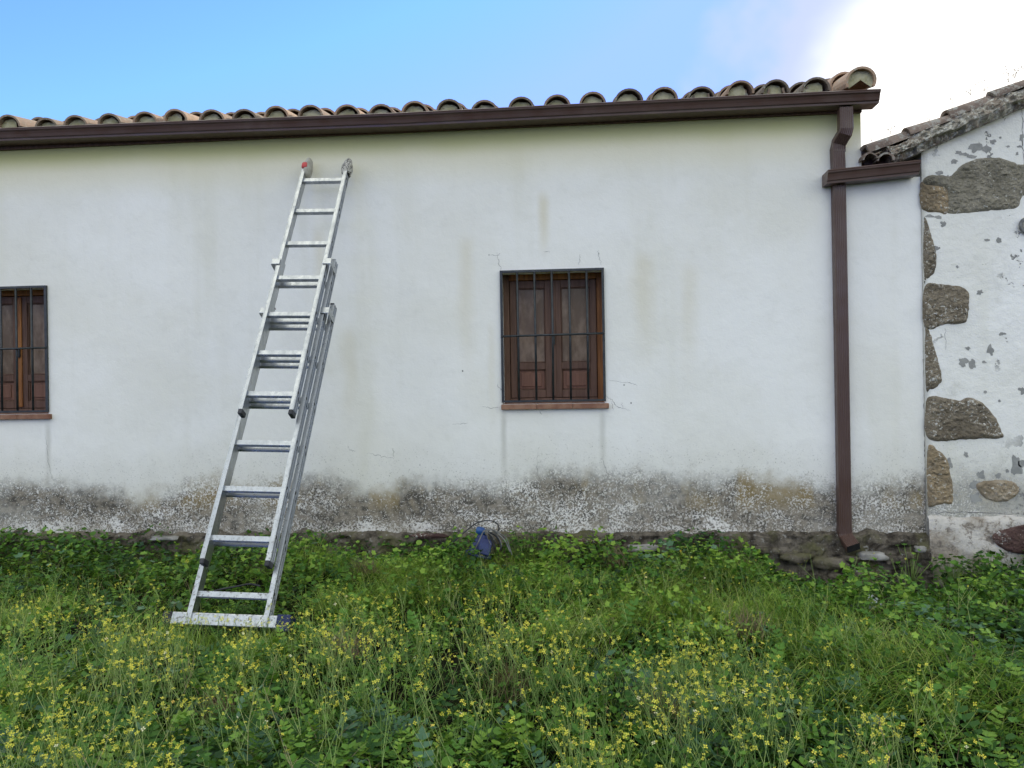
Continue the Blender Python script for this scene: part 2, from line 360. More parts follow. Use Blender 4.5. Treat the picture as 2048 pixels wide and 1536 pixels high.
for i in range(len(xc)-1):
    for j in range(len(zc)-1):
        cx_, cz_ = (xc[i]+xc[i+1])/2, (zc[j]+zc[j+1])/2
        if inhole(cx_, cz_) or (cx_ > XM and cz_ > LZ): continue
        b.add([(xc[i], D, zc[j]), (xc[i+1], D, zc[j]), (xc[i+1], D, zc[j+1]), (xc[i], D, zc[j+1])], [(0, 1, 2, 3)])
for (a0, a1, z0, z1) in ((WX0, WX1, WZ0, WZ1), (LX0, LX1, LZ0, LZ1)):
    b.add([(a0, D, z0), (a1, D, z0), (a1, D, z1), (a0, D, z1), (a0, D+T, z0), (a1, D+T, z0), (a1, D+T, z1), (a0, D+T, z1)],
          [(0, 4, 5, 1), (1, 5, 6, 2), (2, 6, 7, 3), (3, 7, 4, 0)])
# returns and back
DH = 5.5
b.add([(XM, D, LZ-.1), (XM, D+DH, LZ-.1), (XM, D+DH, EZ), (XM, D+DH/2, EZ+.75), (XM, D, EZ)], [(0, 1, 2, 3, 4)])
b.add([(XL, D, .2), (XL, D+DH, .2), (XL, D+DH, EZ), (XL, D+DH/2, EZ+.75), (XL, D, EZ)], [(4, 3, 2, 1, 0)])
b.add([(XL, D+DH, .2), (XM, D+DH, .2), (XM, D+DH, EZ), (XL, D+DH, EZ)], [(0, 1, 2, 3)])
b.add([(XM, D, LZ), (XS, D, LZ), (XS, D+1.2, LZ), (XM, D+1.2, LZ)], [(0, 1, 2, 3)])
def crack(pts, wd=.0022, Yp=D-.0012, mi=1, bb=None, jit=.006, steps=7):
    bb = bb or b; P = []
    for i in range(len(pts)-1):
        a, c = W(*pts[i]), W(*pts[i+1])
        for s_ in range(steps):
            t = s_/steps; p = a.lerp(c, t); P.append(Vector((p.x + random.uniform(-jit, jit), Yp, p.z + random.uniform(-jit, jit))))
    P.append(W(*pts[-1])); P[-1].y = Yp
    vs = []; n = len(P)
    for i, p in enumerate(P):
        t = (P[min(i+1, n-1)] - P[max(i-1, 0)]); t.normalize(); q = Vector((-t.z, 0, t.x))
        hw = wd * (.25 + .75 * math.sin(math.pi * min(1, (i+.5)/n*1.0)) ) * random.uniform(.4, 1.2) * .5
        vs += [p + q*hw, p - q*hw]
    bb.add(vs, [(2*i, 2*i+1, 2*i+3, 2*i+2) for i in range(n-1)], mi)
for c in ([(1211, 790), (1222, 798), (1233, 812), (1246, 817), (1261, 821)], [(1222, 800), (1226, 822)], [(1246, 817), (1243, 805)], [(1000, 813), (985, 816), (965, 813)], [(994, 768), (1000, 778), (1006, 780)],
          [(1003, 541), (997, 526), (994, 505)], [(978, 510), (996, 511), (1000, 508)], [(1157, 530), (1160, 508)], [(1202, 530), (1197, 508), (1196, 500)], [(1220, 760), (1260, 765), (1275, 772)],
          [(90, 868), (95, 900), (98, 930), (104, 955), (110, 968)], [(1075, 905), (1074, 945), (1081, 965), (1082, 985)], [(1205, 910), (1210, 935), (1214, 950)], [(785, 895), (789, 915)], [(735, 906), (760, 912), (788, 918)], [(695, 890), (700, 900), (712, 903)],
          [(1088, 503), (1100, 503)], [(1700, 1034), (1745, 1030), (1790, 1036), (1838, 1030)], [(905, 850), (935, 846)], [(1080, 822), (1082, 830)]):
    crack(c, .0024)
crack([(1846, 365), (1846, 560), (1849, 800), (1851, 960), (1850, 1095)], .010, D-.0012, 1, None, .003, 30)
for (px, py, r) in ((925, 742, .006), (1248, 770, .005), (1262, 806, .006), (1094, 981, .006), (840, 930, .004), (978, 510, .004)):
    c = W(px, py); b.add([(c.x + math.cos(a)*r*random.uniform(.6, 1.2), D-.0012, c.z + math.sin(a)*r) for a in [i*math.pi/3.5 for i in range(7)]], [tuple(range(7))], 1)
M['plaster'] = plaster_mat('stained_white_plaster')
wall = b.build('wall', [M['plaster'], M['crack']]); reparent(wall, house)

# rubble footing below the plaster
b = MB(); nx_, nz_ = 420, 22; fx0, fx1 = XL, XS - .002
vs = []
for j in range(nz_+1):
    for i in range(nx_+1):
        x = fx0 + (fx1-fx0)*i/nx_; t = j/nz_; z = .02 + (.468-.02)*t
        prot = .015 + (.05 + .05 * max(0, min(1, (x-1.0)/.4))) * (1-t)**.6
        q = Vector((x*5.2, 0, z*13)); lay = abs(mnoise.noise(q)) * .07 + fbm((x, 1, z), 22, 4) * .018
        y = D - prot - lay * (1 if t < .97 else .15) if t < 1 else D + .005
        if t > .85: z += (fbm((x, 0, 0), 6, 4) * .028 + .010) * (t-.85)/.15
        vs.append((x, y, z + fbm((x, 3, z), 8, 3) * .012))
b.add(vs, [(j*(nx_+1)+i, j*(nx_+1)+i+1, (j+1)*(nx_+1)+i+1, (j+1)*(nx_+1)+i) for j in range(nz_) for i in range(nx_)], 0, False)
o = b.build('footing', M['rubble']); tag(o, 'dark mossy rubble footing under the plaster'); reparent(o, house)

def rock(c, sx, sy, sz, seed, rough=.35):
    b = MB(); n1, n2 = 16, 10; vs = []
    for j in range(n2+1):
        th = math.pi*j/n2
        for i in range(n1):
            ph = 2*math.pi*i/n1; p = Vector((math.sin(th)*math.cos(ph), math.sin(th)*math.sin(ph), math.cos(th)))
            p = Vector([math.copysign(abs(q)**.6, q) for q in p])
            s_ = 1 + rough*mnoise.noise(p*1.3 + Vector((seed*7.1, 0, 0))) + .12*mnoise.noise(p*4 + Vector((seed, 5, 0)))
            vs.append(Vector(c) + Vector((p.x*sx, p.y*sy, p.z*sz))*s_)
    b.add(vs, [(j*n1+i, (j+1)*n1+i, (j+1)*n1+(i+1) % n1, j*n1+(i+1) % n1) for j in range(n2) for i in range(n1)], 0, True)
    return b
fs = [((1745, 1112), .085, .05, .026, 1, 'pale_stone'), ((1700, 1118), .06, .05, .02, 2, 'rubble'), ((1655, 1125), .12, .06, .035, 3, 'rubble'), ((1590, 1115), .10, .05, .03, 4, 'rubble'), ((1790, 1118), .07, .05, .03, 5, 'rubble'), ((1720, 1145), .09, .05, .032, 6, 'rubble'), ((1670, 1150), .05, .05, .02, 7, 'rubble'), ((1812, 1110), .05, .04, .025, 8, 'rubble'), ((1758, 1148), .06, .05, .02, 9, 'rubble'), ((1287, 1096), .10, .05, .022, 10, 'pale_stone'), ((1180, 1082), .09, .04, .014, 11, 'red_stone'), ((330, 1076), .10, .04, .014, 12, 'pale_stone'), ((860, 1072), .12, .04, .014, 13, 'red_stone'), ((1530, 1100), .09, .04, .02, 14, 'rubble'), ((1840, 1098), .035, .03, .02, 15, 'pale_stone')]
for (p, sx, sy, sz, sd, m_) in fs:
    o = rock(W(*p, D-.10), sx, sy, sz, sd).build('footing_stone', M[m_]); reparent(o, house)

# ---------------------------------------------------------------- windows
def make_window(x0, x1, z0, z1, ajar=False):
    YF = D + .17; fw = .06
    b = MB()                                  # outer frame
    fw = .042; b.box((x0, YF, z0), (x0+fw, YF+.06, z1), None, 1); b.box((x1-fw, YF, z0), (x1, YF+.06, z1))
    b.box((x0+fw, YF, z1-fw), (x1-fw, YF+.06, z1)); b.box((x0+fw, YF, z0), (x1-fw, YF+.06, z0+.035), None, 1)
    fr = b.build('window', [M['wood_orange'], M['wood_dark']], None, .004); reparent(fr, house)
    def sub(bb, nm, mt, bev=0):
        o = bb.build(nm, mt, None, bev); o.parent = fr; o.matrix_parent_inverse = (Matrix.Translation(house.location)).inverted() if False else Matrix.Identity(4); return o
    a0, a1, c0, c1 = x0+fw+.003, x1-fw-.003, z0+.038, z1-fw-.003; mid = (a0+a1)/2
    for k_, (l, r) in enumerate(((a0, mid-.002), (mid+.002, a1))):
        b = MB(); y0, y1 = YF+.015, YF+.05; s_ = .045; zr = c0 + (c1-c0)*.27
        st_l = .055 if k_ == 1 else s_; st_r = .055 if k_ == 0 else s_
        b.box((l, y0, c0), (l+st_l, y1, c1)); b.box((r-st_r, y0, c0), (r, y1, c1))
        b.box((l+st_l, y0, c1-.055), (r-st_r, y1, c1)); b.box((l+st_l, y0, c0), (r-st_r, y1, c0+.055)); b.box((l+st_l, y0, zr-.025), (r-st_r, y1, zr+.025))
        # thin mouldings round the panes
        for zz0, zz1 in ((zr+.025, c1-.055), (c0+.055, zr-.025)):
            b.box((l+st_l, y0+.008, zz0), (l+st_l+.008, y1, zz1)); b.box((r-st_r-.008, y0+.008, zz0), (r-st_r, y1, zz1))
            b.box((l+st_l+.008, y0+.008, zz1-.008), (r-st_r-.008, y1, zz1)); b.box((l+st_l+.008, y0+.008, zz0), (r-st_r-.008, y1, zz0+.008))
        sub(b, 'casement', M['wood_dark'], .004)
        b = MB(); b.box((l+st_l+.008, y0+.018, zr+.033), (r-st_r-.008, y0+.022, c1-.063)); sub(b, 'pane', M['glass'])
        b = MB(); b.box((l+st_l+.008, y0+.016, c0+.063), (r-st_r-.008, y0+.026, zr-.033)); b.box((l+st_l+.03, y0+.007, c0+.08), (r-st_r-.03, y0+.016, zr-.05)); sub(b, 'panel', M['wood_panel'], .005)
    b = MB(); b.box((mid-.018, YF+.004, c0+.01), (mid+.018, YF+.015, c1-.01)); sub(b, 'cover_strip', M['wood_orange'] if ajar else M['wood_dark'], .004)
    b = MB(); b.box((mid-.008, YF-.012, (c0+c1)/2-.04), (mid+.012, YF+.004, (c0+c1)/2+.03)); sub(b, 'latch', M['iron'], .003)
    # iron grille
    g = MB(); gx0, gx1, gz0, gz1 = x0-.004, x1+.006, z0+.012, z1+.004; yg = D-.018; t = .0085
    for (p, q) in (((gx0, yg, gz0), (gx0+t*2, yg+.016, gz1)), ((gx1-t*2, yg, gz0), (gx1, yg+.016, gz1)), ((gx0+t*2, yg, gz1-t*1.9), (gx1-t*2, yg+.016, gz1)), ((gx0+t*2, yg, gz0), (gx1-t*2, yg+.016, gz0+t*1.6))):
        g.box(p, q)
    for i in range(1, 6):
        x = gx0 + (gx1-gx0)*i/6; g.tube([(x+random.uniform(-.002, .002), yg+.008, gz0+.005), (x+.0015, yg+.008, (gz0+gz1)/2), (x, yg+.008, gz1-.01)], .0078, 8)
    zm = gz0 + (gz1-gz0)*.505; g.tube([(gx0+.005, yg-.004, zm-.004), (gx1-.005, yg-.004, zm+.003)], .0075, 8)
    sub(g, 'grille', M['iron'])
    s = MB(); n = 3; xs_ = [x0-.008 + (WW+.034)*i/n for i in range(n+1)]
    for i in range(n): s.box((xs_[i]+.0008, D-.035, z0-.038), (xs_[i+1]-.0008, D+.165, z0-.002))
    s.box((x0-.002, D+.02, z0-.003), (x1+.002, D+.168, z0+.004))
    sub(s, 'sill', M['sill'], .006)
    # near-black panel standing in for the unlit room behind
    r = MB(); r.box((x0-.02, YF+.10, z0-.02), (x1+.02, YF+.104, z1+.02)); sub(r, 'dark_backing', simple('dim_interior', (.010, .009, .008), (.02, .018, .015), 3))
    return fr
make_window(WX0, WX1, WZ0, WZ1)
make_window(LX0, LX1, LZ0, LZ1, True)

# ---------------------------------------------------------------- gutters and downspout
def gutter(pl, depth, h, yb, name, capl=False):
    prof = [(0, 0), (0, -h), (depth*.76, -h), (depth*.77, -h*.84), (depth*.83, -h*.76), (depth*.865, -h*.50), (depth*.91, -h*.26), (depth*.975, -h*.16), (depth*.985, -.004), (depth, 0), (depth*.955, .006), (depth*.93, -.004)]
    b = MB(); vs = [(x, yb - d_, z + q) for (x, z) in pl for d_, q in prof]; n = len(prof)
    b.add(vs, [(i*n+k, (i+1)*n+k, (i+1)*n+k+1, i*n+k+1) for i in range(len(pl)-1) for k in range(n-1)])
    for (x, z) in ([pl[-1]] + ([pl[0]] if capl else [])):
        b.add([(x, yb - d_, z + q) for d_, q in prof[:-1]], [tuple(range(n-1))])
    o = b.build(name, M['brown_metal'], None, 0, .0022); reparent(o, house); return o
YB = D - .025; GD = .155
def gl(px, py): p = W(px, py, YB-GD); return (p.x, p.z)
g0 = gl(0, 257); g1 = gl(400, 241.5); g2 = gl(800, 226.3); g3 = gl(1200, 206); g4 = gl(1600, 186.5); g5 = gl(1762, 178.6)
gutter([(XL-.05, g0[1]+.0), g0, g1, g2, g3, g4, g5], GD, .074, YB, 'gutter')
b = MB(); b.box((XL-.05, YB+.001, EAVE_Z-.004), (XM, D+.02, EAVE_Z+.06)); o = b.build('eave_board', M['wood_dark']); reparent(o, house)
YB2 = D - .01; q0 = gl(1657, 345)
def gl2(px, py): p = W(px, py, YB2-.13); return (p.x, p.z)
gutter([gl2(1657, 341), gl2(1842, 321)], .13, .078, YB2, 'gutter', True)
def pipe(path, wx, wy, fl, name, mt, close=True, bore=False):      # fluted rectangular pipe, path of (x,y,z) centres
    b = MB(); sec = []
    nf = 6
    for i in range(nf*2+1):
        t = i/(nf*2); sec.append((-wx/2+.006 + (wx-.012)*t, -wy/2 + (.0035 if i % 2 else 0)))
    sec = [(-wx/2, -wy/2+.006)] + sec + [(wx/2, -wy/2+.006), (wx/2, wy/2), (-wx/2, wy/2)]
    n = len(sec); vs = []
    for i, p in enumerate(path):
        p = Vector(p); t = (Vector(path[min(i+1, len(path)-1)]) - Vector(path[max(i-1, 0)])).normalized()
        fwd = Vector((0, 1, 0)); fwd = (fwd - t*fwd.dot(t)).normalized(); sx = fwd.cross(t) * -1
        if sx.x < 0: sx = -sx
        vs += [p + sx*u + fwd*v for u, v in sec]
    b.add(vs, [(i*n+k, i*n+(k+1) % n, (i+1)*n+(k+1) % n, (i+1)*n+k) for i in range(len(path)-1) for k in range(n)])
    if bore: b.add(vs[-n:], [tuple(range(n))], 1)
    o = b.build(name, [mt, M['dark_hole']]); return o
wxp, wyp = .082, .056
yp = D - wyp/2 - .006
px_top = W(1679, 372, yp-.02).x; px_bot = W(1691, 1060, yp-.02).x
zt = W(1680, 330, yp).z
zs = W(1690, 1066, yp).z
top_x = W(1691, 222, D-.11).x; top_z = W(1691, 222, D-.11).z
dsp = pipe([(px_top-.003, yp, W(1683, 296, yp).z), (px_top, yp, zt), (px_top+.003, yp, 1.8), (px_bot, yp, zs)], wxp, wyp, 6, 'downspout', M['brown_metal']); reparent(dsp, house)
def subp(o, par): o.parent = par
e1z = W(1691, 262, D-.11).z
el = pipe([(top_x, D-.105, top_z+.02), (top_x, D-.105, e1z+.012), (top_x-.002, D-.102, e1z-.008), (px_top+.004, yp-.01, W(1683, 290, yp).z+.012), (px_top, yp, W(1683, 296, yp).z-.01), (px_top, yp, W(1683, 296, yp).z-.03)], wxp+.004, wyp+.004, 6, 'elbow', M['brown_metal']); subp(el, dsp)
sh = pipe([(px_bot, yp, zs+.03), (px_bot, yp, zs-.005), (px_bot+.004, yp-.012, zs-.025), (px_bot+.022, yp-.10, zs-.078)], wxp+.004, wyp+.004, 6, 'shoe', M['brown_metal'], bore=True); subp(sh, dsp)

# ---------------------------------------------------------------- roof of barrel tiles
class TB(MB):
    def __init__(s): super().__init__(); s.tint = []
    def barrel(s, P, ax, up, r0, r1, L, th=.013, n=12, tint=.5, a0=0, a1=180, inv=False):
        ax = ax.normalized(); side = ax.cross(up).normalized(); up = side.cross(ax).normalized()
        if inv: up = -up
        o = len(s.v); vs = []
        for (q, r) in ((0, r0), (1, r1)):
            for rr in (r, r - th):
                for i in range(n+1):
                    a = rad(a0 + (a1-a0)*i/n); vs.append(P + ax*(L*q) + side*(math.cos(a)*rr) + up*(math.sin(a)*rr*.92))
        m = n+1; fs = []
        for i in range(n):
            fs += [(i, i+1, 2*m+i+1, 2*m+i), (m+i, 3*m+i, 3*m+i+1, m+i+1), (i, m+i, m+i+1, i+1), (2*m+i, 2*m+i+1, 3*m+i+1, 3*m+i)]
        fs += [(0, 2*m, 3*m, m), (n, m+n, 3*m+n, 2*m+n)]
        s.add(vs, fs, 0, False); s.tint += [tint]*len(vs)
    def finish(s, name, mats, shade=True):
        o = s.build(name, mats); s.tint += [.5]*(len(s.v)-len(s.tint))
        a = o.data.attributes.new('tint', 'FLOAT', 'POINT'); a.data.foreach_set('value', s.tint)
        return o
peaks = [(18, 230.5), (92, 236), (154, 233), (221, 228.6), (291, 224.7), (353, 220.8), (424, 220), (488, 218.4), (553, 213), (621, 211), (695, 211), (762, 208.7), (829, 203.2), (898, 199.3), (968, 199.7), (1042, 193.4), (1114, 190.3), (1185, 185.2), (1257, 180.5), (1327, 176.6), (1403, 173), (1480, 163), (1552, 158.3), (1632, 155)]
SL = rad(14); YT = D - .10; ax = Vector((0, math.cos(SL), math.sin(SL))); upv = Vector((0, -math.sin(SL), math.cos(SL)))
tb = TB(); mo = tb.mo = MB()
rows = [W(px, py, YT) for px, py in peaks]
while rows[0].x > XL: rows.insert(0, Vector((rows[0].x - .238, YT, rows[1].z + random.uniform(-.008, .008))))
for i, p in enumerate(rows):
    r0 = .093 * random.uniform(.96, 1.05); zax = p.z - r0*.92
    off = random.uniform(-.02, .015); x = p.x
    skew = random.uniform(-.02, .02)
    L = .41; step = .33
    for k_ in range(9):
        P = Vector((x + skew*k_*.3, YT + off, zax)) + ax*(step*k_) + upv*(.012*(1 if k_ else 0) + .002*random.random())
        tb.barrel(P, (ax + upv*-.035 + Vector((random.uniform(-.02, .02), 0, 0))), upv, r0, r0*.80, L, .014, 12, random.random()*.65 + .35*max(0, min(1, -x/2)))  # random tone, plus sunlight painted in as a lighter, oranger tint towards the left
    if i < len(rows)-1:
        xm = (p.x + rows[i+1].x)/2; zz = (p.z + rows[i+1].z)/2 - .085
        for k_ in range(9):
            P = Vector((xm, YT + .02, zz + .035)) + ax*(step*k_)
            tb.barrel(P, ax + upv*-.03, upv, .085, .10, L, .013, 10, random.random()*.6, 0, 180, True)
    # mortar plug in the mouth, leaving a dark corner on the right
    yy = YT + off + .025; n = 10; rr = r0 - .016; lim = random.choice([.50, .62, .75, .9]) if i % 5 else 1.0
    pts = [(x - rr, yy, zax-.02)] + [(x - math.cos(rad(180*j/n))*rr*(1 if j < n*.7 else lim+.1), yy + random.uniform(-.006, .006), zax + math.sin(rad(180*j/n))*rr*.92*random.uniform(.82, .97)) for j in range(1, n)]
    pts = [q for q in pts if q[0] < x + rr*lim] + [(x + rr*lim, yy, zax-.02)]
    c = (x - rr*.1, yy - .008, zax + rr*.3)
    mo.add([c] + pts, [(0, j+2, j+1) for j in range(len(pts)-1)] + [(0, 1, len(pts))], 0, True)
# verge row along the right edge, one tile higher
vp = W(1722, 134, YT-.02); r0 = .098
for k_ in range(9):
    P = Vector((vp.x, YT-.02, vp.z - r0*.92)) + ax*(.33*k_) + upv*(.014*(1 if k_ else 0))
    tb.barrel(P, ax - upv*.035, upv, r0, r0*.82, .41, .015, 14, random.random(), -25, 205)
    tb.barrel(P + Vector((.01, .02, -.055)), ax - upv*.03, upv, .085, .10, .41, .013, 10, .35, 10, 170, True)
n = 16; yy = YT; cx_, cz_ = vp.x, vp.z - r0*.92
ring = [(cx_ + math.cos(rad(-30 + 240*j/n))*.084, yy + random.uniform(-.004, .004), cz_ + math.sin(rad(-30 + 240*j/n))*.078) for j in range(n+1)]
mo.add([(cx_, yy-.008, cz_+.01)] + ring, [(0, j+2, j+1) for j in range(n)], 0, True)
ridge_y = D + DH/2
# solid deck under the tiles so no sky shows through
b = MB(); zt0 = EZ + .002
b.add([(XL-.1, D-.04, zt0), (XM+.02, D-.04, zt0), (XM+.02, D+3.0, zt0+3.04*math.tan(SL)), (XL-.1, D+3.0, zt0+3.04*math.tan(SL)), (XL-.1, D+6.1, zt0), (XM+.02, D+6.1, zt0)],
      [(0, 1, 2, 3), (3, 2, 5, 4), (0, 4, 5, 1)])
dk = b.build('roof', M['under_tile']); reparent(dk, house)
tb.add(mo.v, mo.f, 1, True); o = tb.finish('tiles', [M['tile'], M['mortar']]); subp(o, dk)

# ================================================================== STONE HOUSE
sh_ = empty('stone_house', 'old stone house at the right with flaking white render and bare fieldstones at its corner', 'house', (W(1950, 1000).x, D, .2))
YS = D - .018
wl = W(1827, 312, YS); wr = W(2048, 216, YS); sl = (wr.z-wl.z)/(wr.x-wl.x)
xr = 5.2; b = MB(); xs0 = XS + .001
ztop = lambda x: wl.z + (x-wl.x)*sl
n = 40
vs = []; 
def colx(j): return xs0 + (xr-xs0)*j/n
zl = lambda x: max(LZ-.02, ztop(x)) if x > W(1838, 340).x else LZ - .02
zz_top = [ztop(max(colx(j), W(1835, 320).x)) - (0 if j else 0) for j in range(n+1)]
for j in range(n+1): vs += [(colx(j), YS, .1), (colx(j), YS, zz_top[j])]
b.add(vs, [(2*j, 2*j+2, 2*j+3, 2*j+1) for j in range(n)])
b.add([(xs0, YS, .1), (xs0, D+4, .1), (xs0, D+4, zz_top[0]), (xs0, YS, zz_top[0])], [(0, 1, 2, 3)])
b.add([(xr, YS, .1), (xr, D+4, .1), (xr, D+4, zz_top[-1]), (xr, YS, zz_top[-1])], [(0, 1, 2, 3)])
def C6(x, y): return (x/3.737+1500, y/3.737+100)
def C7(x, y): return (x/2.194+1600, y/2.194+500)
crack([C7(970, 1060), C7(978, 1100), C7(983, 1150)], .004, YS-.001)
crack([(2041, 218), (2043, 250), (2041, 290), (2044, 330)], .006, YS-.001)
crack([C7(632, 345), C7(632, 440)], .002, YS-.001); crack([C7(560, 1150), C7(700, 1150), C7(983, 1158)], .006, YS-.001)
M['bare_render'] = simple('grey_bare_render', (.25, .25, .235), (.34, .335, .31), 18, .95)
def patch(x, y, rx, ry):
    c_ = W(x, y, YS); n_ = 22; sx_, sz_ = rx/1539*YS, ry/1539*YS
    P_ = []
    for i in range(n_):
        a = 2*math.pi*i/n_; q = .78 + .55*mnoise.noise(Vector((math.cos(a)*1.3 + x, math.sin(a)*1.3 + y, 0))) + .25*mnoise.noise(Vector((math.cos(a)*4 + x, math.sin(a)*4 + y, 3))) + random.uniform(-.05, .05)
        P_.append((c_.x + math.cos(a)*sx_*max(.25, q), YS-.0014, c_.z + math.sin(a)*sz_*max(.25, q)))
    b.add(P_, [tuple(range(n_))], 2)
for x, y, rx, ry in [(*C6(a_, b_), q/3.7, w_/3.7) for a_, b_, q, w_ in ((1680, 728, 48, 34), (1762, 742, 30, 30), (1815, 685, 24, 20), (1558, 768, 24, 14), (1605, 780, 36, 12), (1525, 835, 26, 18), (1415, 920, 30, 18), (1660, 800, 40, 14), (1870, 655, 10, 10), (1930, 722, 14, 8), (2010, 722, 18, 8), (1995, 775, 12, 12), (2028, 655, 18, 30), (1445, 1300, 26, 26), (1340, 1240, 30, 14), (1860, 1425, 20, 20), (1770, 1420, 24, 10), (1400, 1250, 30, 14), (1380, 960, 60, 22))] + \
    [(*C7(a_, b_), q/2.2, w_/2.2) for a_, b_, q, w_ in ((787, 187, 16, 11), (835, 440, 14, 28), (718, 490, 22, 26), (755, 502, 16, 24), (885, 368, 14, 9), (736, 432, 12, 8), (806, 491, 9, 7), (978, 615, 18, 18), (812, 624, 8, 6), (792, 984, 20, 18), (870, 993, 14, 14), (948, 950, 26, 50), (975, 935, 18, 18), (728, 898, 10, 14), (770, 1088, 26, 22), (770, 1028, 28, 18), (875, 662, 6, 6), (908, 970, 8, 8), (690, 74, 7, 7), (655, 935, 14, 26), (895, 1060, 6, 6))]:
    patch(x, y, rx*1.1, ry*1.1)
M['plaster_old'] = plaster_mat('flaking_white_render', 5, True)
o = b.build('wall', [M['plaster_old'], M['crack'], M['bare_render']]); reparent(o, sh_)
def slab_stone(pts, mat_, seed, th=.012, name='exposed_stone', lab=None, Yb=YS):
    P = [W(*p, Yb) for p in pts]; n = len(P); out_ = []
    for i in range(n):                         # Catmull-Rom resample with jitter
        a, b_, c, d_ = P[i-1], P[i], P[(i+1) % n], P[(i+2) % n]
        for s_ in range(8):
            t = s_/8; q = .5*((2*b_) + (c-a)*t + (2*a-5*b_+4*c-d_)*t*t + (3*b_-a-3*c+d_)*t**3)
            q = q + Vector((mnoise.noise(q*38), 0, mnoise.noise(q*38+Vector((9, 0, 0)))))*.006; out_.append(q)
    m = len(out_); pts2 = [Vector((q.x, q.z)) for q in out_]; x0_, x1_ = min(q.x for q in pts2), max(q.x for q in pts2); z0_, z1_ = min(q.y for q in pts2), max(q.y for q in pts2)
    g_ = .0085; xx = x0_
    inner = []
    while xx < x1_:
        zz = z0_
        while zz < z1_: inner.append(Vector((xx + random.uniform(-.003, .003), zz + random.uniform(-.003, .003)))); zz += g_
        xx += g_
    def dist(p):                                # signed distance inside the outline
        ins = False; best = 9
        for i_ in range(m):
            a, b_ = pts2[i_], pts2[(i_+1) % m]
            if (a.y > p.y) != (b_.y > p.y) and p.x < (b_.x-a.x)*(p.y-a.y)/(b_.y-a.y)+a.x: ins = not ins
            ab = b_-a; t_ = max(0, min(1, (p-a).dot(ab)/max(ab.length_squared, 1e-9))); best = min(best, (p-a-ab*t_).length)
        return best if ins else -best
    inner = [(p, dist(p)) for p in inner]; inner = [(p, d_) for p, d_ in inner if d_ > .003]
    allp = pts2 + [p for p, _ in inner]; dd = [0]*m + [d_ for _, d_ in inner]
    V2, _, F2, ov, _, _ = delaunay_2d_cdt(allp, [], [list(range(m))], 1, 1e-6)
    mb = MB(); vs = []
    for i_, p in enumerate(V2):
        src = ov[i_][0] if ov[i_] else 0; d_ = dd[src]; q = Vector((p.x, seed*3.0, p.y))
        h = th*min(1, d_/.014)**.5 + (.016*mnoise.noise(q*7) + .016*abs(fbm(q, 20, 4)) + .006*mnoise.noise(q*60))*min(1, d_/.02)
        vs.append((p.x, Yb - max(h, -.002 if d_ < .004 else .001), p.y))
    fs_ = [f for f in F2]
    mb.add(vs, fs_, 0, False); o = mb.build(name, mat_); reparent(o, sh_)
    if lab: o['label'] = lab
    return o
slab_stone([C6(*p) for p in ((1320, 945), (1420, 935), (1500, 940), (1600, 850), (1750, 805), (1880, 810), (1990, 850), (2090, 880), (2100, 1050), (2030, 1100), (1990, 1180), (1800, 1200), (1640, 1215), (1475, 1215), (1480, 1100), (1455, 1036), (1400, 1020), (1290, 1002))], M['stone_grey'], 1, .006)
slab_stone([C6(*p) for p in ((1275, 995), (1330, 1010), (1400, 1015), (1460, 1030), (1485, 1100), (1475, 1218), (1400, 1215), (1280, 1180))], M['stone_brown'], 2, .010)
slab_stone([(1848, 440), (1858, 455), (1868, 490), (1873, 520), (1868, 545), (1855, 557), (1848, 557)], M['stone_dark'], 3)
slab_stone([C7(*p) for p in ((546, 160), (620, 150), (700, 160), (740, 190), (742, 240), (725, 318), (640, 325), (547, 338))], M['stone_dark'], 4)
slab_stone([C7(*p) for p in ((549, 350), (570, 365), (590, 430), (610, 500), (622, 570), (600, 600), (570, 612), (553, 605))], M['stone_dark'], 5)
slab_stone([C7(*p) for p in ((558, 652), (640, 650), (700, 660), (720, 650), (760, 650), (810, 680), (860, 740), (885, 800), (885, 825), (800, 828), (700, 832), (560, 825))], M['stone_dark'], 6, .010)
slab_stone([C7(*p) for p in ((560, 868), (600, 875), (640, 910), (660, 980), (672, 1060), (668, 1110), (640, 1112), (600, 1120), (575, 1128), (560, 1100))], M['stone_brown'], 7, .010)
slab_stone([C7(*p) for p in ((775, 1025), (830, 1012), (900, 1010), (940, 1020), (962, 1050), (940, 1085), (880, 1105), (820, 1092), (785, 1062))], M['stone_tan'], 8, .014)
# plinth
b = MB(); x0 = XS+.004; z1 = W(1950, 1030, YS).z; nx_, nz_ = 90, 20; vs = []
for j in range(nz_+1):
    for i in range(nx_+1):
        x = x0 + (xr-x0)*(i/nx_)**1.6; t = j/nz_; z = .0 + (z1-.0)*t
        y = YS - (.022 + fbm((x, 0, z), 6, 4)*.022 if t < 1 else -.01)
        vs.append((x, min(y, YS-.004) if t < 1 else y, z + (fbm((x, 2, 0), 7)*.012 if t > .9 else 0)))
b.add(vs, [(j*(nx_+1)+i, j*(nx_+1)+i+1, (j+1)*(nx_+1)+i+1, (j+1)*(nx_+1)+i) for j in range(nz_) for i in range(nx_)], 0, True)
o = b.build('plinth', M['plinth']); reparent(o, sh_)
slab_stone([(1985, 1078), (1995, 1062), (2020, 1056), (2052, 1050), (2085, 1060), (2085, 1100), (2050, 1108), (2010, 1100)], M['red_stone'], 9, .010, Yb=YS-.036)
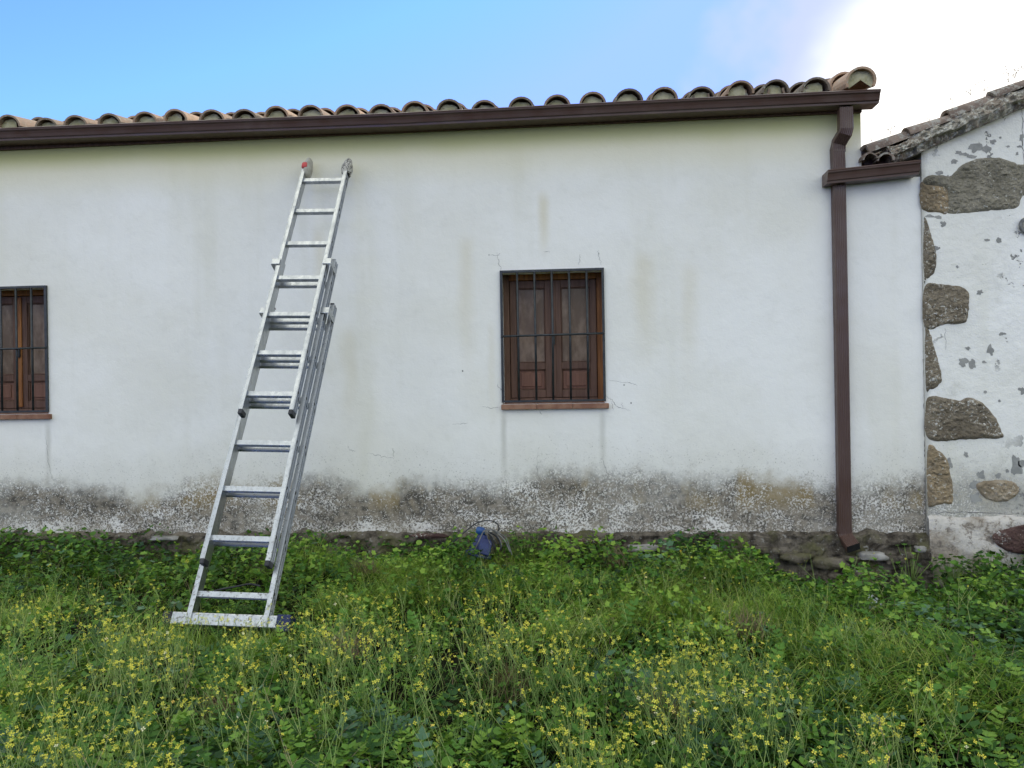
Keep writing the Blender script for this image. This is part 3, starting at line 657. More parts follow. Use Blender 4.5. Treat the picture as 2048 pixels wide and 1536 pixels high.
# weathered round fitting on the wall at the picture's edge
c = W(2052, 455, YS); fr = Matrix.Translation((c.x, YS-.002, c.z)) @ Matrix.Rotation(rad(90), 4, 'X')
b = MB(); b.lathe([(.001, .03), (.02, .034), (.030, .02), (.034, 0)], fr, 20, 0); o = b.build('round_fitting', M['plinth']); reparent(o, sh_)
b = MB(); b.tube([(c.x + math.cos(a)*.045, YS-.02, c.z + .01 + math.sin(a)*.045) for a in [i*2*math.pi/24 for i in range(25)]], .011, 10); o2 = b.build('ring', M['grey_wire']); o2.parent = o
# ---- rake: rough mortar bed, under tiles, barrel tiles
tip = W(1741, 306, YS-.05)
axr = Vector((math.cos(math.atan(sl)), 0, math.sin(math.atan(sl)))); upr = Vector((-axr.z, 0, axr.x))
base_pt = Vector((wl.x, YS, wl.z))
def rk(s_, y, h): return base_pt + axr*s_ + upr*h + Vector((0, y, 0))
b = MB(); nu, nv = 260, 16; s0, s1 = -.17, 3.0; vs = []
for i in range(nu+1):
    s_ = s0 + (s1-s0)*i/nu; H = .118 + .03*mnoise.noise(Vector((s_*6, 0, 0)))
    for j in range(nv+1):
        t = j/nv; ang = t*math.pi*.62
        h = H*t; prot = .062 + .03*math.sin(t*math.pi) + abs(fbm((s_, 0, t*.12), 14, 5))*.05
        if t < .42: prot -= .05*(1 if mnoise.noise(Vector((s_*3.1, 4, 0))) > 0 else .2)
        vs.append(rk(s_, -prot, h + fbm((s_, 5, t*.1), 14)*.008))
b.add(vs, [(i*(nv+1)+j, (i+1)*(nv+1)+j, (i+1)*(nv+1)+j+1, i*(nv+1)+j+1) for i in range(nu) for j in range(nv)], 0, False)
e0 = [rk(s0, .05, 0), rk(s0, .05, .115)]; b.add([vs[0], vs[nv], e0[1], e0[0]], [(0, 1, 2, 3)])
b.add([rk(s0, -.05, 0), rk(s1, -.05, 0), rk(s1, .3, 0), rk(s0, .3, 0)], [(0, 1, 2, 3)])
rb = b.build('roof', M['rough_mortar']); reparent(rb, sh_); rb['label'] = 'crumbling lichen-covered mortar edge of the roof'
tb = TB()
s_ = -.285; k_ = 0
while s_ < 3.0:
    L = random.uniform(.27, .34); P = rk(s_, -.02, .118 + .014*random.random())
    tb.barrel(P, axr - upr*random.uniform(.02, .09) + Vector((0, random.uniform(-.03, .03), 0)), upr, .074, .056, L+.07, .020, 14, random.random()*.5)
    tb.barrel(P + Vector((0, .14, -.02)), axr, upr, .08, .08, L+.05, .015, 10, random.random(), 0, 180, True)
    tb.barrel(P + Vector((0, .27, .0)), axr, upr, .08, .07, L+.05, .015, 10, random.random())
    s_ += L; k_ += 1
# under course
s_ = -.05
while s_ < 3.0:
    tb.barrel(rk(s_, .03, .030), axr + upr*.05, upr, .095, .085, .30, .014, 10, random.random()*.4, 20, 100)
    s_ += .42 + random.random()*.2
# tile mouths at the low corner
for (px, py, r, tn) in ((1771, 322, .058, .4), (1739, 318, .05, .8)):
    p = W(px, py, YS-.09); tb.barrel(p, Vector((.15, 1, .12)), Vector((0, 0, 1)), r, r*.9, .35, .014, 12, tn)
for q_, v_ in enumerate(tb.v):
    v_ = Vector(v_); tb.v[q_] = tuple(v_ + Vector((mnoise.noise(v_*13), mnoise.noise(v_*13+Vector((5, 0, 0))), mnoise.noise(v_*13+Vector((0, 7, 0)))))*.014)
M['tile_old'] = (lambda k: (k.col(k.mix(k.ss(k.noise(24, 6, .75), .49, .58, 0, .85), k.mix(k.ss(k.noise(7, 5, .7), .4, .62), (.17, .13, .105), (.27, .21, .17)), (.36, .345, .30))), k.bump(k.noise(30, 6, .7), .8, .015), k.mat)[-1])(NM('old_lichened_tile', .95, .1))
o = tb.finish('roof_tiles', M['tile_old']); o.parent = rb; o.matrix_parent_inverse = Matrix.Identity(4)
b = MB(); p = W(1771, 322, YS-.09); b.add([(p.x-.05, p.y+.12, p.z-.02), (p.x+.05, p.y+.12, p.z-.02), (p.x+.05, p.y+.12, p.z+.06), (p.x-.05, p.y+.12, p.z+.06)], [(0, 1, 2, 3)])
p1 = rk(-.3, .4, 0); p2 = rk(3, .4, 0)
b.add([rk(-.35, .0, .05), rk(3, .0, .05), rk(3, 4, .05), rk(-.35, 4, .05)], [(0, 1, 2, 3)])
o = b.build('roof_deck', M['under_tile']); o.parent = rb; o.matrix_parent_inverse = Matrix.Identity(4)

# ================================================================== LADDER
P0 = Vector((-1.78408, 3.85397, .44550)); th = .526604; lat = .0285868; SP = .28
dv = Vector((lat, math.sin(th), math.cos(th))).normalized(); nv_ = Vector((0, -math.cos(th), math.sin(th)))
uv = dv.cross(nv_).normalized() * -1
if uv.x < 0: uv = -uv
nv_ = uv.cross(dv).normalized() * 1
if nv_.y > 0: nv_ = -nv_
LF = Matrix(((uv.x, nv_.x, dv.x, P0.x), (uv.y, nv_.y, dv.y, P0.y), (uv.z, nv_.z, dv.z, P0.z), (0, 0, 0, 1)))   # local (u lateral, w normal, v along)
lad = empty('ladder', 'tall aluminium combination ladder leaning against the white wall, feet in the flowers', 'ladder', P0 - dv*.17)
def lpart(b, name, mats, bev=.002, par=None):
    o = b.build(name, mats, None, bev)
    if par is None: reparent(o, lad)
    else: o.parent = par
    return o
secs = [(1, .213, 0.0, -.625, 6.52), (2, .186, .067, .52, 7.62), (3, .159, .134, 3.55, 10.32)]
RT = .022
for si, hw, wo, k0, k1 in secs:
    for sd in (-1, 1):
        b = MB(); u0, u1 = (sd*hw, sd*(hw-RT)); u0, u1 = min(u0, u1), max(u0, u1)
        w0, w1 = wo-.044, wo+.015
        b.box((u0, w0, k0*SP), (u1, w1, k1*SP), LF, 0)
        uo = sd*hw
        # grooves / raised lips on the outer side face
        for wa, wb in ((w0, w0+.009), (w1-.009, w1), ((w0+w1)/2-.003, (w0+w1)/2+.003)):
            b.box((min(uo, uo+sd*.0045), wa, k0*SP+.001), (max(uo, uo+sd*.0045), wb, k1*SP-.001), LF, 0)
        for k_ in range(math.ceil(k0), int(k1)+1):    # slots and rung rivets
            for (wa, wb, va, vb) in ((w0+.014, w0+.021, -.052, -.022), (w1-.030, w1-.022, -.012, .006)):
                b.box((min(uo, uo+sd*.0020), wa, k_*SP+va), (max(uo, uo+sd*.0020), wb, k_*SP+vb), LF, 1)
        ro = lpart(b, 'rail', [M['alu'], M['dark_hole']], .0025)
        # end plugs
        if si > 1:
            b = MB(); b.box((u0-.002, w0-.002, k0*SP-.028), (u1+.002, w1+.002, k0*SP+.004), LF); lpart(b, 'foot_cap', M['black_plastic'], .006, ro)
        if si == 1:
            b = MB(); b.box((u0-.002, w0-.002, k1*SP-.006), (u1+.002, w1+.002, k1*SP+.006), LF); lpart(b, 'end_cap', M['black_plastic'], .003, ro)
        if si < 3:                                     # guide bracket clasping the next section
            hn = secs[si][1]; kb = k1 - (.27 if si == 2 else .36); va, vb = kb*SP-.022, kb*SP+.022
            b = MB(); un = sd*(hn-.020); uo2 = sd*(hw+.010)
            wf = secs[si][2]+.019
            b.box((min(un, uo2), wf, va), (max(un, uo2), wf+.004, vb), LF)
            b.box((min(uo2, uo2-sd*.004), w0+.02, va-.004), (max(uo2, uo2-sd*.004), wf+.004, vb), LF)
            b.box((min(sd*hn+sd*.003, sd*hn+sd*.007), wf-.03, va+.004), (max(sd*hn+sd*.003, sd*hn+sd*.007), wf, vb-.004), LF)
            b.tube([LF @ Vector((uo2+sd*.004, (w0+wf)/2, kb*SP)), LF @ Vector((uo2-sd*.004, (w0+wf)/2, kb*SP))], .006, 8)
            lpart(b, 'guide_bracket', M['alu'], .0025, ro)
        if si == 3:
            if sd < 0:
                fr = LF @ Matrix.Translation((sd*(hw-.012)+.008, wo-.028, k1*SP+.035)) @ Matrix.Rotation(rad(90), 4, 'Z')
                b = MB(); b.lathe([(.002, -.075), (.034, -.07), (.045, -.02), (.042, .02), (.028, .058), (.012, .072), (.001, .075)], fr @ Matrix.Diagonal((1.25, .62, 1.15, 1)), 20); lpart(b, 'wall_pad', M['pad'], 0, ro)
                b = MB(); b.box((u0-.009, wo-.03, k1*SP-.012), (u1+.012, wo+.032, k1*SP+.042), LF); lpart(b, 'end_cap', M['red_cap'], .016, ro)
            else:
                fr = LF @ Matrix.Translation((sd*(hw-.012), wo-.020, k1*SP+.012))
                b = MB(); vs = []; n1, n2 = 22, 14
                for j in range(n2+1):
                    t = j/n2; r_ = .038*math.sin(math.pi*(.12+.88*t)**.75)**.6 if t < 1 else .001
                    for i in range(n1):
                        a = 2*math.pi*i/n1; q = 1 + .10*math.sin(a*5+t*9) + .08*mnoise.noise(Vector((math.cos(a)*2, math.sin(a)*2, t*5)))
                        vs.append(fr @ Vector((math.cos(a)*r_*q*.95, math.sin(a)*r_*q*1.2, -.055+.155*t)))
                b.add(vs, [(j*n1+i, j*n1+(i+1) % n1, (j+1)*n1+(i+1) % n1, (j+1)*n1+i) for j in range(n2) for i in range(n1)], 0, True)
                lpart(b, 'cloth_wrapping', M['cloth'], 0, ro)
    for k_ in range(math.ceil(k0), int(k1)+1):
        b = MB(); ui = hw-RT+.002
        b.box((-ui, wo-.030, k_*SP-.029), (ui, wo, k_*SP), LF)
        for q in (-.024, -.014, -.006): b.box((-ui, wo+q-.0015, k_*SP-.0305), (ui, wo+q+.0015, k_*SP-.029), LF)
        lpart(b, 'rung', M['alu'], .003)
b = MB(); vb = -.50*SP
b.box((-.300, -.062, vb-.035), (.262, .006, vb+.028), LF); br = lpart(b, 'stabiliser_bar', M['alu'], .004)
b = MB(); b.box((.262, -.066, vb-.052), (.335, .022, vb+.032), LF); o = lpart(b, 'end_cap', M['blue_cap'], .006, br); o['label'] = 'navy blue plastic end cap'
b = MB(); b.box((-.350, -.064, vb-.037), (-.300, .008, vb+.030), LF); o = lpart(b, 'end_cap', M['black_plastic'], .008, br)

# ================================================================== THINGS AT THE WALL FOOT
fr = Matrix.Translation(W(950, 1100, 5.06)) @ Matrix.Rotation(rad(14), 4, 'Y')
bl = empty('pump', 'small blue plastic pump with tangled cables in the weeds at the wall foot', 'pump', W(950, 1100, 5.06))
b = MB(); b.lathe([(.001, -.02), (.066, -.02), (.066, -.005), (.052, .0), (.050, .02), (.026, .105), (.022, .115)], fr @ Matrix.Translation((.03, 0, -.01)) @ Matrix.Diagonal((1.35, .9, 1.08, 1)), 24); o = b.build('body', M['blue_plastic']); reparent(o, bl)
for q in range(5):
    pass
b = MB(); b.box((-.002, -.066, -.02), (.085, -.03, .085), fr @ Matrix.Translation((.02, 0, 0)) @ Matrix.Rotation(rad(-16), 4, 'X')); o = b.build('side_housing', M['blue_plastic'], None, .008); reparent(o, bl)
b = MB(); b.lathe([(.022, .112), (.031, .120), (.033, .135), (.031, .150), (.020, .156), (.001, .157)], fr @ Matrix.Translation((.008, 0, 0)), 20); o = b.build('cap', M['blue_cap2']); reparent(o, bl)
def bez(px_pts, Y, r, mt, n=10):
    P = [W(x, y, Y + random.uniform(-.015, .015)) for x, y in px_pts]; out_ = []
    for i in range(len(P)-1):
        a = P[max(i-1, 0)]; b_ = P[i]; c = P[i+1]; d_ = P[min(i+2, len(P)-1)]
        for s_ in range(n):
            t = s_/n; out_.append(.5*((2*b_) + (c-a)*t + (2*a-5*b_+4*c-d_)*t*t + (3*b_-a-3*c+d_)*t**3))
    out_.append(P[-1]); m = MB(); m.tube(out_, r, 8); return m.build('cable', mt)
for pts, Y, r, mt in (([(895, 1095), (903, 1087), (925, 1068), (950, 1048), (970, 1041.5), (990, 1044), (998, 1056), (992, 1068)], 5.0, .0042, 'black_plastic'),
                      ([(945, 1108), (958, 1082), (968, 1062), (980, 1059), (995, 1067), (1010, 1082), (1020, 1104)], 4.97, .0042, 'grey_wire'),
                      ([(965, 1065), (985, 1060), (1005, 1070), (1014, 1080), (1024, 1110)], 4.95, .003, 'grey_wire'),
                      ([(972, 1062), (975, 1075), (982, 1090)], 4.96, .002, 'grey_wire'), ([(972, 1063), (984, 1072), (994, 1088)], 4.97, .002, 'grey_wire'), ([(973, 1064), (990, 1066), (1000, 1080), (1004, 1092)], 4.98, .002, 'grey_wire'),
                      ([(975, 1064), (992, 1072), (1002, 1090), (1000, 1100)], 5.0, .006, 'black_plastic'), ([(978, 1066), (985, 1082), (990, 1098)], 5.02, .009, 'black_plastic')):
    o = bez(pts, Y, r, M[mt]); reparent(o, bl)
o = bez([(395, 1192), (425, 1183), (450, 1177), (478, 1172), (500, 1168), (520, 1172)], 4.05, .005, M['black_plastic']); tag(o, 'black cable lying in the weeds behind the lowest rungs of the ladder', 'cable'); o.name = 'power_cable'
c = W(1692, 1180, 4.92)
b = rock((c.x, c.y-.04, .115), .19, .13, .055, 22, .12); o = b.build('concrete_block', M['concrete']); tag(o, 'flat bluish grey concrete block in the grass below the downspout', 'block')

# ================================================================== VEGETATION
class BM_:                                   # big mesh assembled with numpy
    def __init__(s): s.V = []; s.F = {3: [], 4: []}; s.MI = {3: [], 4: []}; s.T = []; s.n = 0
    def add(s, V, F, tint, mi=0):            # V (n,3), F (m,k), tint (n,)
        if len(V) == 0: return
        k_ = F.shape[1]; s.F[k_].append(F + s.n); s.MI[k_].append(np.full(len(F), mi)); s.V.append(V); s.T.append(tint); s.n += len(V)
    def inst(s, tv, tf, R, P, S, tint, mi=0):  # template verts, faces; R (N,3,3), P (N,3), S (N,)
        Nn = len(P)
        if Nn == 0: return
        V = np.einsum('nij,vj->nvi', R, tv) * np.asarray(S)[:, None, None] + P[:, None, :]
        nv = len(tv); F = (tf[None] + (np.arange(Nn)*nv)[:, None, None]).reshape(-1, tf.shape[1])
        s.add(V.reshape(-1, 3), F, np.repeat(tint, nv), mi)
    def build(s, name, mats):
        V = np.concatenate(s.V); me = bpy.data.meshes.new(name)
        me.vertices.add(len(V)); me.vertices.foreach_set('co', V.astype(np.float32).ravel())
        L = []; tot = []; mi = []
        for k_ in (3, 4):
            if s.F[k_]:
                f = np.concatenate(s.F[k_]); L.append(f.ravel()); tot.append(np.full(len(f), k_)); mi.append(np.concatenate(s.MI[k_]))
        L = np.concatenate(L); tot = np.concatenate(tot); mi = np.concatenate(mi)
        me.loops.add(len(L)); me.loops.foreach_set('vertex_index', L.astype(np.int32))
        me.polygons.add(len(tot)); st = np.concatenate([[0], np.cumsum(tot)[:-1]])
        me.polygons.foreach_set('loop_start', st.astype(np.int32)); me.polygons.foreach_set('material_index', mi.astype(np.int32))
        for m_ in mats: me.materials.append(m_)
        me.update(calc_edges=True)
        a = me.attributes.new('tint', 'FLOAT', 'POINT'); a.data.foreach_set('value', np.concatenate(s.T).astype(np.float32))
        o = bpy.data.objects.new(name, me); COL.objects.link(o); return o
def rotm(az, tilt, roll):                    # Rz(az) Ry(tilt) Rz(roll)
    def Rz(a):
        c, s_ = np.cos(a), np.sin(a); z = np.zeros_like(a); o_ = z+1
        return np.stack([np.stack([c, -s_, z], -1), np.stack([s_, c, z], -1), np.stack([z, z, o_], -1)], -2)
    c, s_ = np.cos(tilt), np.sin(tilt); z = np.zeros_like(c); o_ = z+1
    Ry = np.stack([np.stack([c, z, s_], -1), np.stack([z, o_, z], -1), np.stack([-s_, z, c], -1)], -2)
    return Rz(az) @ Ry @ Rz(roll)
# smooth 2-D value noise
_g = rng.random((64, 64))
def vn(x, y, s_=1.0, sd=0):
    x = x*s_ + sd*7.3 + 20; y = y*s_ + sd*3.1 + 20
    xi = np.floor(x).astype(int); yi = np.floor(y).astype(int); fx = x-xi; fy = y-yi; fx = fx*fx*(3-2*fx); fy = fy*fy*(3-2*fy)
    g = lambda a, b_: _g[a % 64, b_ % 64]
    return (g(xi, yi)*(1-fx) + g(xi+1, yi)*fx)*(1-fy) + (g(xi, yi+1)*(1-fx) + g(xi+1, yi+1)*fx)*fy
def scat(n, y0=1.35, y1=5.26):
    Y = np.sqrt(rng.uniform(y0**2, y1**2, n)); X = rng.uniform(-1, 1, n)*(Y*.74+.55) - Y*.0836
    ok = (Y < D-.05)
    return X[ok], Y[ok]
def keep(p, *arrs):
    m = rng.random(len(p)) < p
    return [a[m] for a in arrs]
def clear(X, Y):                             # places kept low: ladder foot, block, footing under the downspout, pump
    c = np.ones_like(X)
    c *= 1 - np.exp(-(((X+1.72)/.42)**4 + ((Y-3.80)/.30)**4))*.75
    c *= 1 - np.exp(-(((X-1.98)/.36)**4 + ((Y-4.86)/.36)**4))*.97
    c *= 1 - np.exp(-(((X-1.85)/.62)**4 + ((Y-5.16)/.20)**4))*.93
    c *= 1 - np.exp(-(((X+.50)/.17)**4 + ((Y-4.95)/.20)**4))*.55
    c *= 1 - np.exp(-(((X-.42)/.16)**4 + ((Y-5.15)/.14)**4))*.5
    return c
def hfield(X, Y):                            # height of the leaf layer
    h = np.interp(Y, [1.3, 2.6, 3.3, 3.8, 4.4, 5.0, 5.3], [.17, .16, .12, .11, .15, .25, .26])
    h = h * (.25 + 1.45*vn(X, Y, 2.6)) * (.45 + 1.1*vn(X, Y, 6.5, 3))
    h = h + np.clip(X-1.0, 0, 1)*.03
    h = np.minimum(h, .255)
    return h * clear(X, Y)
# ---- A: round and lobed ground leaves -----------------------------------
lv = BM_()
def leafdisc(n=9, lobes=0, cup=.18, fold=.12, el=1.0):
    a = np.linspace(0, 2*np.pi, n, endpoint=False)
    r = 1 + (lobes*.22*np.cos(a*5) if lobes else 0) - .25*np.exp(-((a-np.pi)/.35)**2)
    x = np.cos(a)*r*el; y = np.sin(a)*r; z = cup*r**2 + fold*np.abs(np.sin(a))
    V = np.vstack([[[0, 0, 0]], np.stack([x, y, z], 1)])
    F = np.array([[0, i+1, (i+1) % n + 1] for i in range(n)]); return V, F
tA = leafdisc(9, 0); tB = leafdisc(15, 1); tC = leafdisc(8, 0, .1, .25, 1.7)
def leaves(n, tmpl, size, cond, mi, hmul=(.35, 1.05), tint=(.15, .8), tiltr=.55, stems=True):
    X, Y = scat(n); X, Y = keep(cond(X, Y), X, Y); H = hfield(X, Y)
    f = rng.uniform(*hmul, len(X)) ; Z0 = gz(X, Y); Z = Z0 + H*f
    P = np.stack([X, Y, Z], 1); az = rng.uniform(0, 2*np.pi, len(X)); tl = np.abs(rng.normal(0, tiltr, len(X)))
    # leaves lean a little towards the viewer's side light and outwards
    R = rotm(az, tl, -az + rng.uniform(0, 6.28, len(X)))
    S = rng.uniform(*size, len(X)) * np.interp(Y, [2.5, 5], [.95, 1.1])
    patch = (vn(X, Y, 2.4, 5)-.5)*.75 + (vn(X, Y, 9, 2)-.5)*.4 + .22
    t = tint[0] + (tint[1]-tint[0])*(rng.random(len(X))*.85 + patch - .08); t = np.clip(t, 0, 1)
    lv.inst(*tmpl, R, P, S, t, mi)
cl = lambda X, Y: clear(X, Y)
broad = lambda X, Y: np.clip(.25 + (Y-4.0)*.75 + (X > 1.0)*.45 + (vn(X, Y, 1.3, 8)-.45)*1.6, .10, 1)*clear(X, Y)
lobed = lambda X, Y: np.clip((3.4-Y)*.8 + (vn(X, Y, 1.1, 4)-.35)*1.3, .08, .9)*clear(X, Y)
leaves(38000, tA, (.005, .013), broad, 0, (.3, 1.1), (.1, .85), .75)
leaves(2200, tA, (.013, .023), lambda X, Y: np.clip((vn(X, Y, 1.9, 11)-.40)*2.4 + (X > 1.2)*.25, .04, 1)*clear(X, Y), 0, (.7, 1.15), (.2, .85), .45)
leaves(34000, tB, (.007, .017), broad, 0, (.5, 1.2), (.15, 1.0), .7)
leaves(26000, tC, (.006, .013), lambda X, Y: np.clip((vn(X, Y, 2.9, 40)-.3)*2, .1, .9)*clear(X, Y), 0, (.1, 1.0), (.0, .7), .8)
leaves(8000, tB, (.011, .024), lambda X, Y: np.clip((vn(X, Y, 1.5, 14)-.45)*2.2, .0, 1)*clear(X, Y), 1, (.6, 1.1), (.1, 1), .5)
# pinnate lobed leaves (arching fronds with paired lobes)
def frond(lobesn=6, seg=1.0):
    V = []; F = []
    for i in range(lobesn):
        t0 = i/lobesn; x = t0*seg; z = .34*math.sin(t0*1.9) - .25*t0**3
        w_ = .17*math.sin(math.pi*(.12+.80*t0))+.03; l = .8*seg/lobesn
        for sd in (-1, 1):
            o = len(V); V += [(x, 0, z), (x+l*.25, sd*w_*.9, z+.05), (x+l*.9, sd*w_*1.05, z+.03), (x+l*.9, sd*.012, z+.01)]
            F.append((o, o+1, o+2, o+3) if sd > 0 else (o+3, o+2, o+1, o))
    o = len(V); z = .34*math.sin(1.9)-.25; V += [(seg*.93, 0, z+.02), (seg*1.03, .075, z), (seg*1.16, 0, z-.04), (seg*1.03, -.075, z)]; F.append((o, o+1, o+2, o+3))
    return np.array(V), np.array(F)
tF = frond(6)
def fronds(n, cond, size, mi, tint):
    X, Y = scat(n, 1.35, 5.2); X, Y = keep(cond(X, Y), X, Y)
    k_ = 5; X = np.repeat(X, k_) + rng.normal(0, .008, len(X)*k_); Y = np.repeat(Y, k_) + rng.normal(0, .008, len(Y)*k_)
    H = hfield(X, Y); P = np.stack([X, Y, gz(X, Y) + H*rng.uniform(.05, .5, len(X))], 1)
    R = rotm(rng.uniform(0, 6.28, len(X)), -rng.uniform(-.05, 1.0, len(X)), rng.normal(0, .2, len(X)))
    t = np.clip(tint[0] + (tint[1]-tint[0])*(rng.random(len(X))*.7 + vn(X, Y, 2, 9)*.4), 0, 1)
    lv.inst(*tF, R, P, rng.uniform(*size, len(X)), t, mi)
fronds(3400, lobed, (.06, .16), 0, (.0, .95))
fronds(1500, lambda X, Y: np.clip((3.2-Y)*.9, 0, 1)*np.clip((vn(X, Y, 1.2, 4)-.3)*2, .1, 1)*clear(X, Y), (.08, .17), 1, (.1, .9))
fronds(3600, lambda X, Y: clear(X, Y)*.75, (.035, .085), 0, (.2, 1.15))
o = lv.build('leafy_weeds', [M['leaf'], M['leaf_blue']]); tag(o, 'broad and lobed green weed leaves covering the ground in front of the white wall', 'weeds', None, 'stuff')

# ---- B: grass and fine feathery blades ----------------------------------
gr = BM_()
def blades(X, Y, L, lean, wd, tint, mi=0, az=None, z0=0, seg=4, droop=1.0):
    n = len(X)
    if n == 0: return
    az = rng.uniform(0, 6.28, n) if az is None else az
    t = np.linspace(0, 1, seg+1)[None, :]
    out_ = lean[:, None]*(t**(1+.5*droop)) ; up_ = np.sqrt(np.clip(1-(lean[:, None]*.95)**2, .02, 1))*(t - .28*droop*lean[:, None]*t**2.5)
    dx, dy = np.cos(az)[:, None], np.sin(az)[:, None]
    px = X[:, None] + L[:, None]*out_*dx; py = Y[:, None] + L[:, None]*out_*dy; pz = (gz(X, Y)+z0)[:, None] + L[:, None]*up_
    sa = az + np.pi/2 + rng.normal(0, .6, n); ww = wd[:, None]*(1-.9*t**1.6)
    qx, qy = np.cos(sa)[:, None]*ww, np.sin(sa)[:, None]*ww
    V = np.stack([np.stack([px-qx, py-qy, pz], -1), np.stack([px+qx, py+qy, pz+ww*.3], -1)], 2).reshape(n, -1, 3)
    m_ = (seg+1)*2; f = np.array([[2*i, 2*i+1, 2*i+3, 2*i+2] for i in range(seg)])
    F = (f[None] + (np.arange(n)*m_)[:, None, None]).reshape(-1, 4)
    gr.add(V.reshape(-1, 3), F, np.repeat(tint, m_), mi)
def tn(X, Y, lo, hi): return np.clip(lo + (hi-lo)*(rng.random(len(X))*.9 + vn(X, Y, 3.1, 6)*.8 - .35), 0, 1)
X, Y = scat(18000); c = clear(X, Y); X, Y = keep(np.clip(.30+1.3*(vn(X, Y, 2.2, 20)-.38), .06, 1)*(.25+.75*c), X, Y)
blades(X, Y, rng.uniform(.06, .20, len(X))*(.5+.5*clear(X, Y)), rng.uniform(.2, .95, len(X)), rng.uniform(.0010, .0026, len(X)), tn(X, Y, .1, .8))
# pale matted tufts combed one way: centre/right middle distance and round the ladder foot
tufts = [(760, 1190, 70), (830, 1215, 60), (1000, 1190, 80), (1090, 1215, 80), (1010, 1150, 50), (1400, 1215, 90), (1480, 1240, 80), (1380, 1260, 70), (1560, 1250, 80), (1620, 1290, 70), (1300, 1200, 60), (1250, 1250, 60), (700, 1240, 60), (1700, 1320, 70), (1800, 1360, 70), (640, 1150, 45), (300, 1290, 60), (480, 1290, 50), (820, 1180, 50), (60, 1250, 50), (1450, 1180, 50), (1680, 1400, 60), (1950, 1420, 60), (1150, 1300, 60), (40, 1400, 60)]
for (px, py, sp) in tufts:
    c = G(px, py, .27); n = int(520*sp/60); r_ = .0035*sp*.5
    X = c.x + rng.normal(0, r_*1.5, n); Y = c.y + rng.normal(0, r_*1.2, n); a0 = rng.uniform(0, 6.28)
    az = a0 + rng.normal(0, .7, n) + (rng.random(n) < .3)*rng.uniform(0, 6.28, n)
    blades(X, Y, rng.uniform(.08, .22, n), rng.uniform(.45, 1.0, n), rng.uniform(.0008, .0017, n), np.clip(rng.normal(.58, .28, n), 0, 1), 0, az, hfield(X, Y)*.55, 5)
n = 900; X = rng.uniform(-2.15, -1.33, n); Y = rng.uniform(3.60, 3.74, n)      # grass pushed up round the stabiliser bar
blades(X, Y, rng.uniform(.05, .15, n), rng.uniform(.3, .9, n), rng.uniform(.0009, .002, n), rng.random(n)*.9, 0)
X, Y = scat(2600); X, Y = keep(clear(X, Y), X, Y)      # dry straws
blades(X, Y, rng.uniform(.06, .20, len(X)), rng.uniform(.5, 1, len(X)), rng.uniform(.0008, .0018, len(X)), rng.random(len(X)), 1, None, hfield(X, Y)*.4)
for (px, py) in ((735, 1180), (1480, 1160), (1240, 1150), (1330, 1450), (440, 1420), (690, 1320), (1010, 1370), (1500, 1280)):
    c = G(px, py, .27); n = 160; X = c.x + rng.normal(0, .05, n); Y = c.y + rng.normal(0, .04, n)
    blades(X, Y, rng.uniform(.06, .18, n), rng.uniform(.3, 1, n), rng.uniform(.0008, .0020, n), rng.random(n), 1, rng.uniform(0, 6.28)+rng.normal(0, .8, n), hfield(X, Y)*.6)
o = gr.build('grass', [M['grass'], M['dry']]); tag(o, 'matted fine green grass with some dry straws between the weeds', 'grass', None, 'stuff')

# ---- C: tall yellow-flowered stems --------------------------------------
fl = BM_()
def tubes(P, r, tint, mi):                   # P (n,k,3) polylines, r (n,k) radii; 3-sided
    n, k_ = P.shape[:2]; a = np.array([0, 2.094, 4.189])
    off = np.stack([np.cos(a), np.sin(a), np.zeros(3)], 1)
    V = P[:, :, None, :] + off[None, None]*r[:, :, None, None]
    f = np.array([[i*3+j, i*3+(j+1) % 3, (i+1)*3+(j+1) % 3, (i+1)*3+j] for i in range(k_-1) for j in range(3)])
    F = (f[None] + (np.arange(n)*k_*3)[:, None, None]).reshape(-1, 4)
    fl.add(V.reshape(-1, 3), F, np.repeat(tint, k_*3), mi)
pet = []
for q in range(4):
    a = q*math.pi/2; c_, s_ = math.cos(a), math.sin(a)
    for (x, y, z) in ((.08, 0, 0), (.62, .36, .16), (1.0, .0, .10), (.62, -.36, .16)): pet.append((x*c_-y*s_, x*s_+y*c_, z))
tP = (np.array(pet), np.array([[4*i, 4*i+1, 4*i+2, 4*i+3] for i in range(4)]))
bud = np.array([(0, 0, -.6), (.3, 0, 0), (0, .3, 0), (-.3, 0, 0), (0, -.3, 0), (0, 0, .7)])
tBd = (bud, np.array([[0, 2, 1], [0, 3, 2], [0, 4, 3], [0, 1, 4], [5, 1, 2], [5, 2, 3], [5, 3, 4], [5, 4, 1]]))
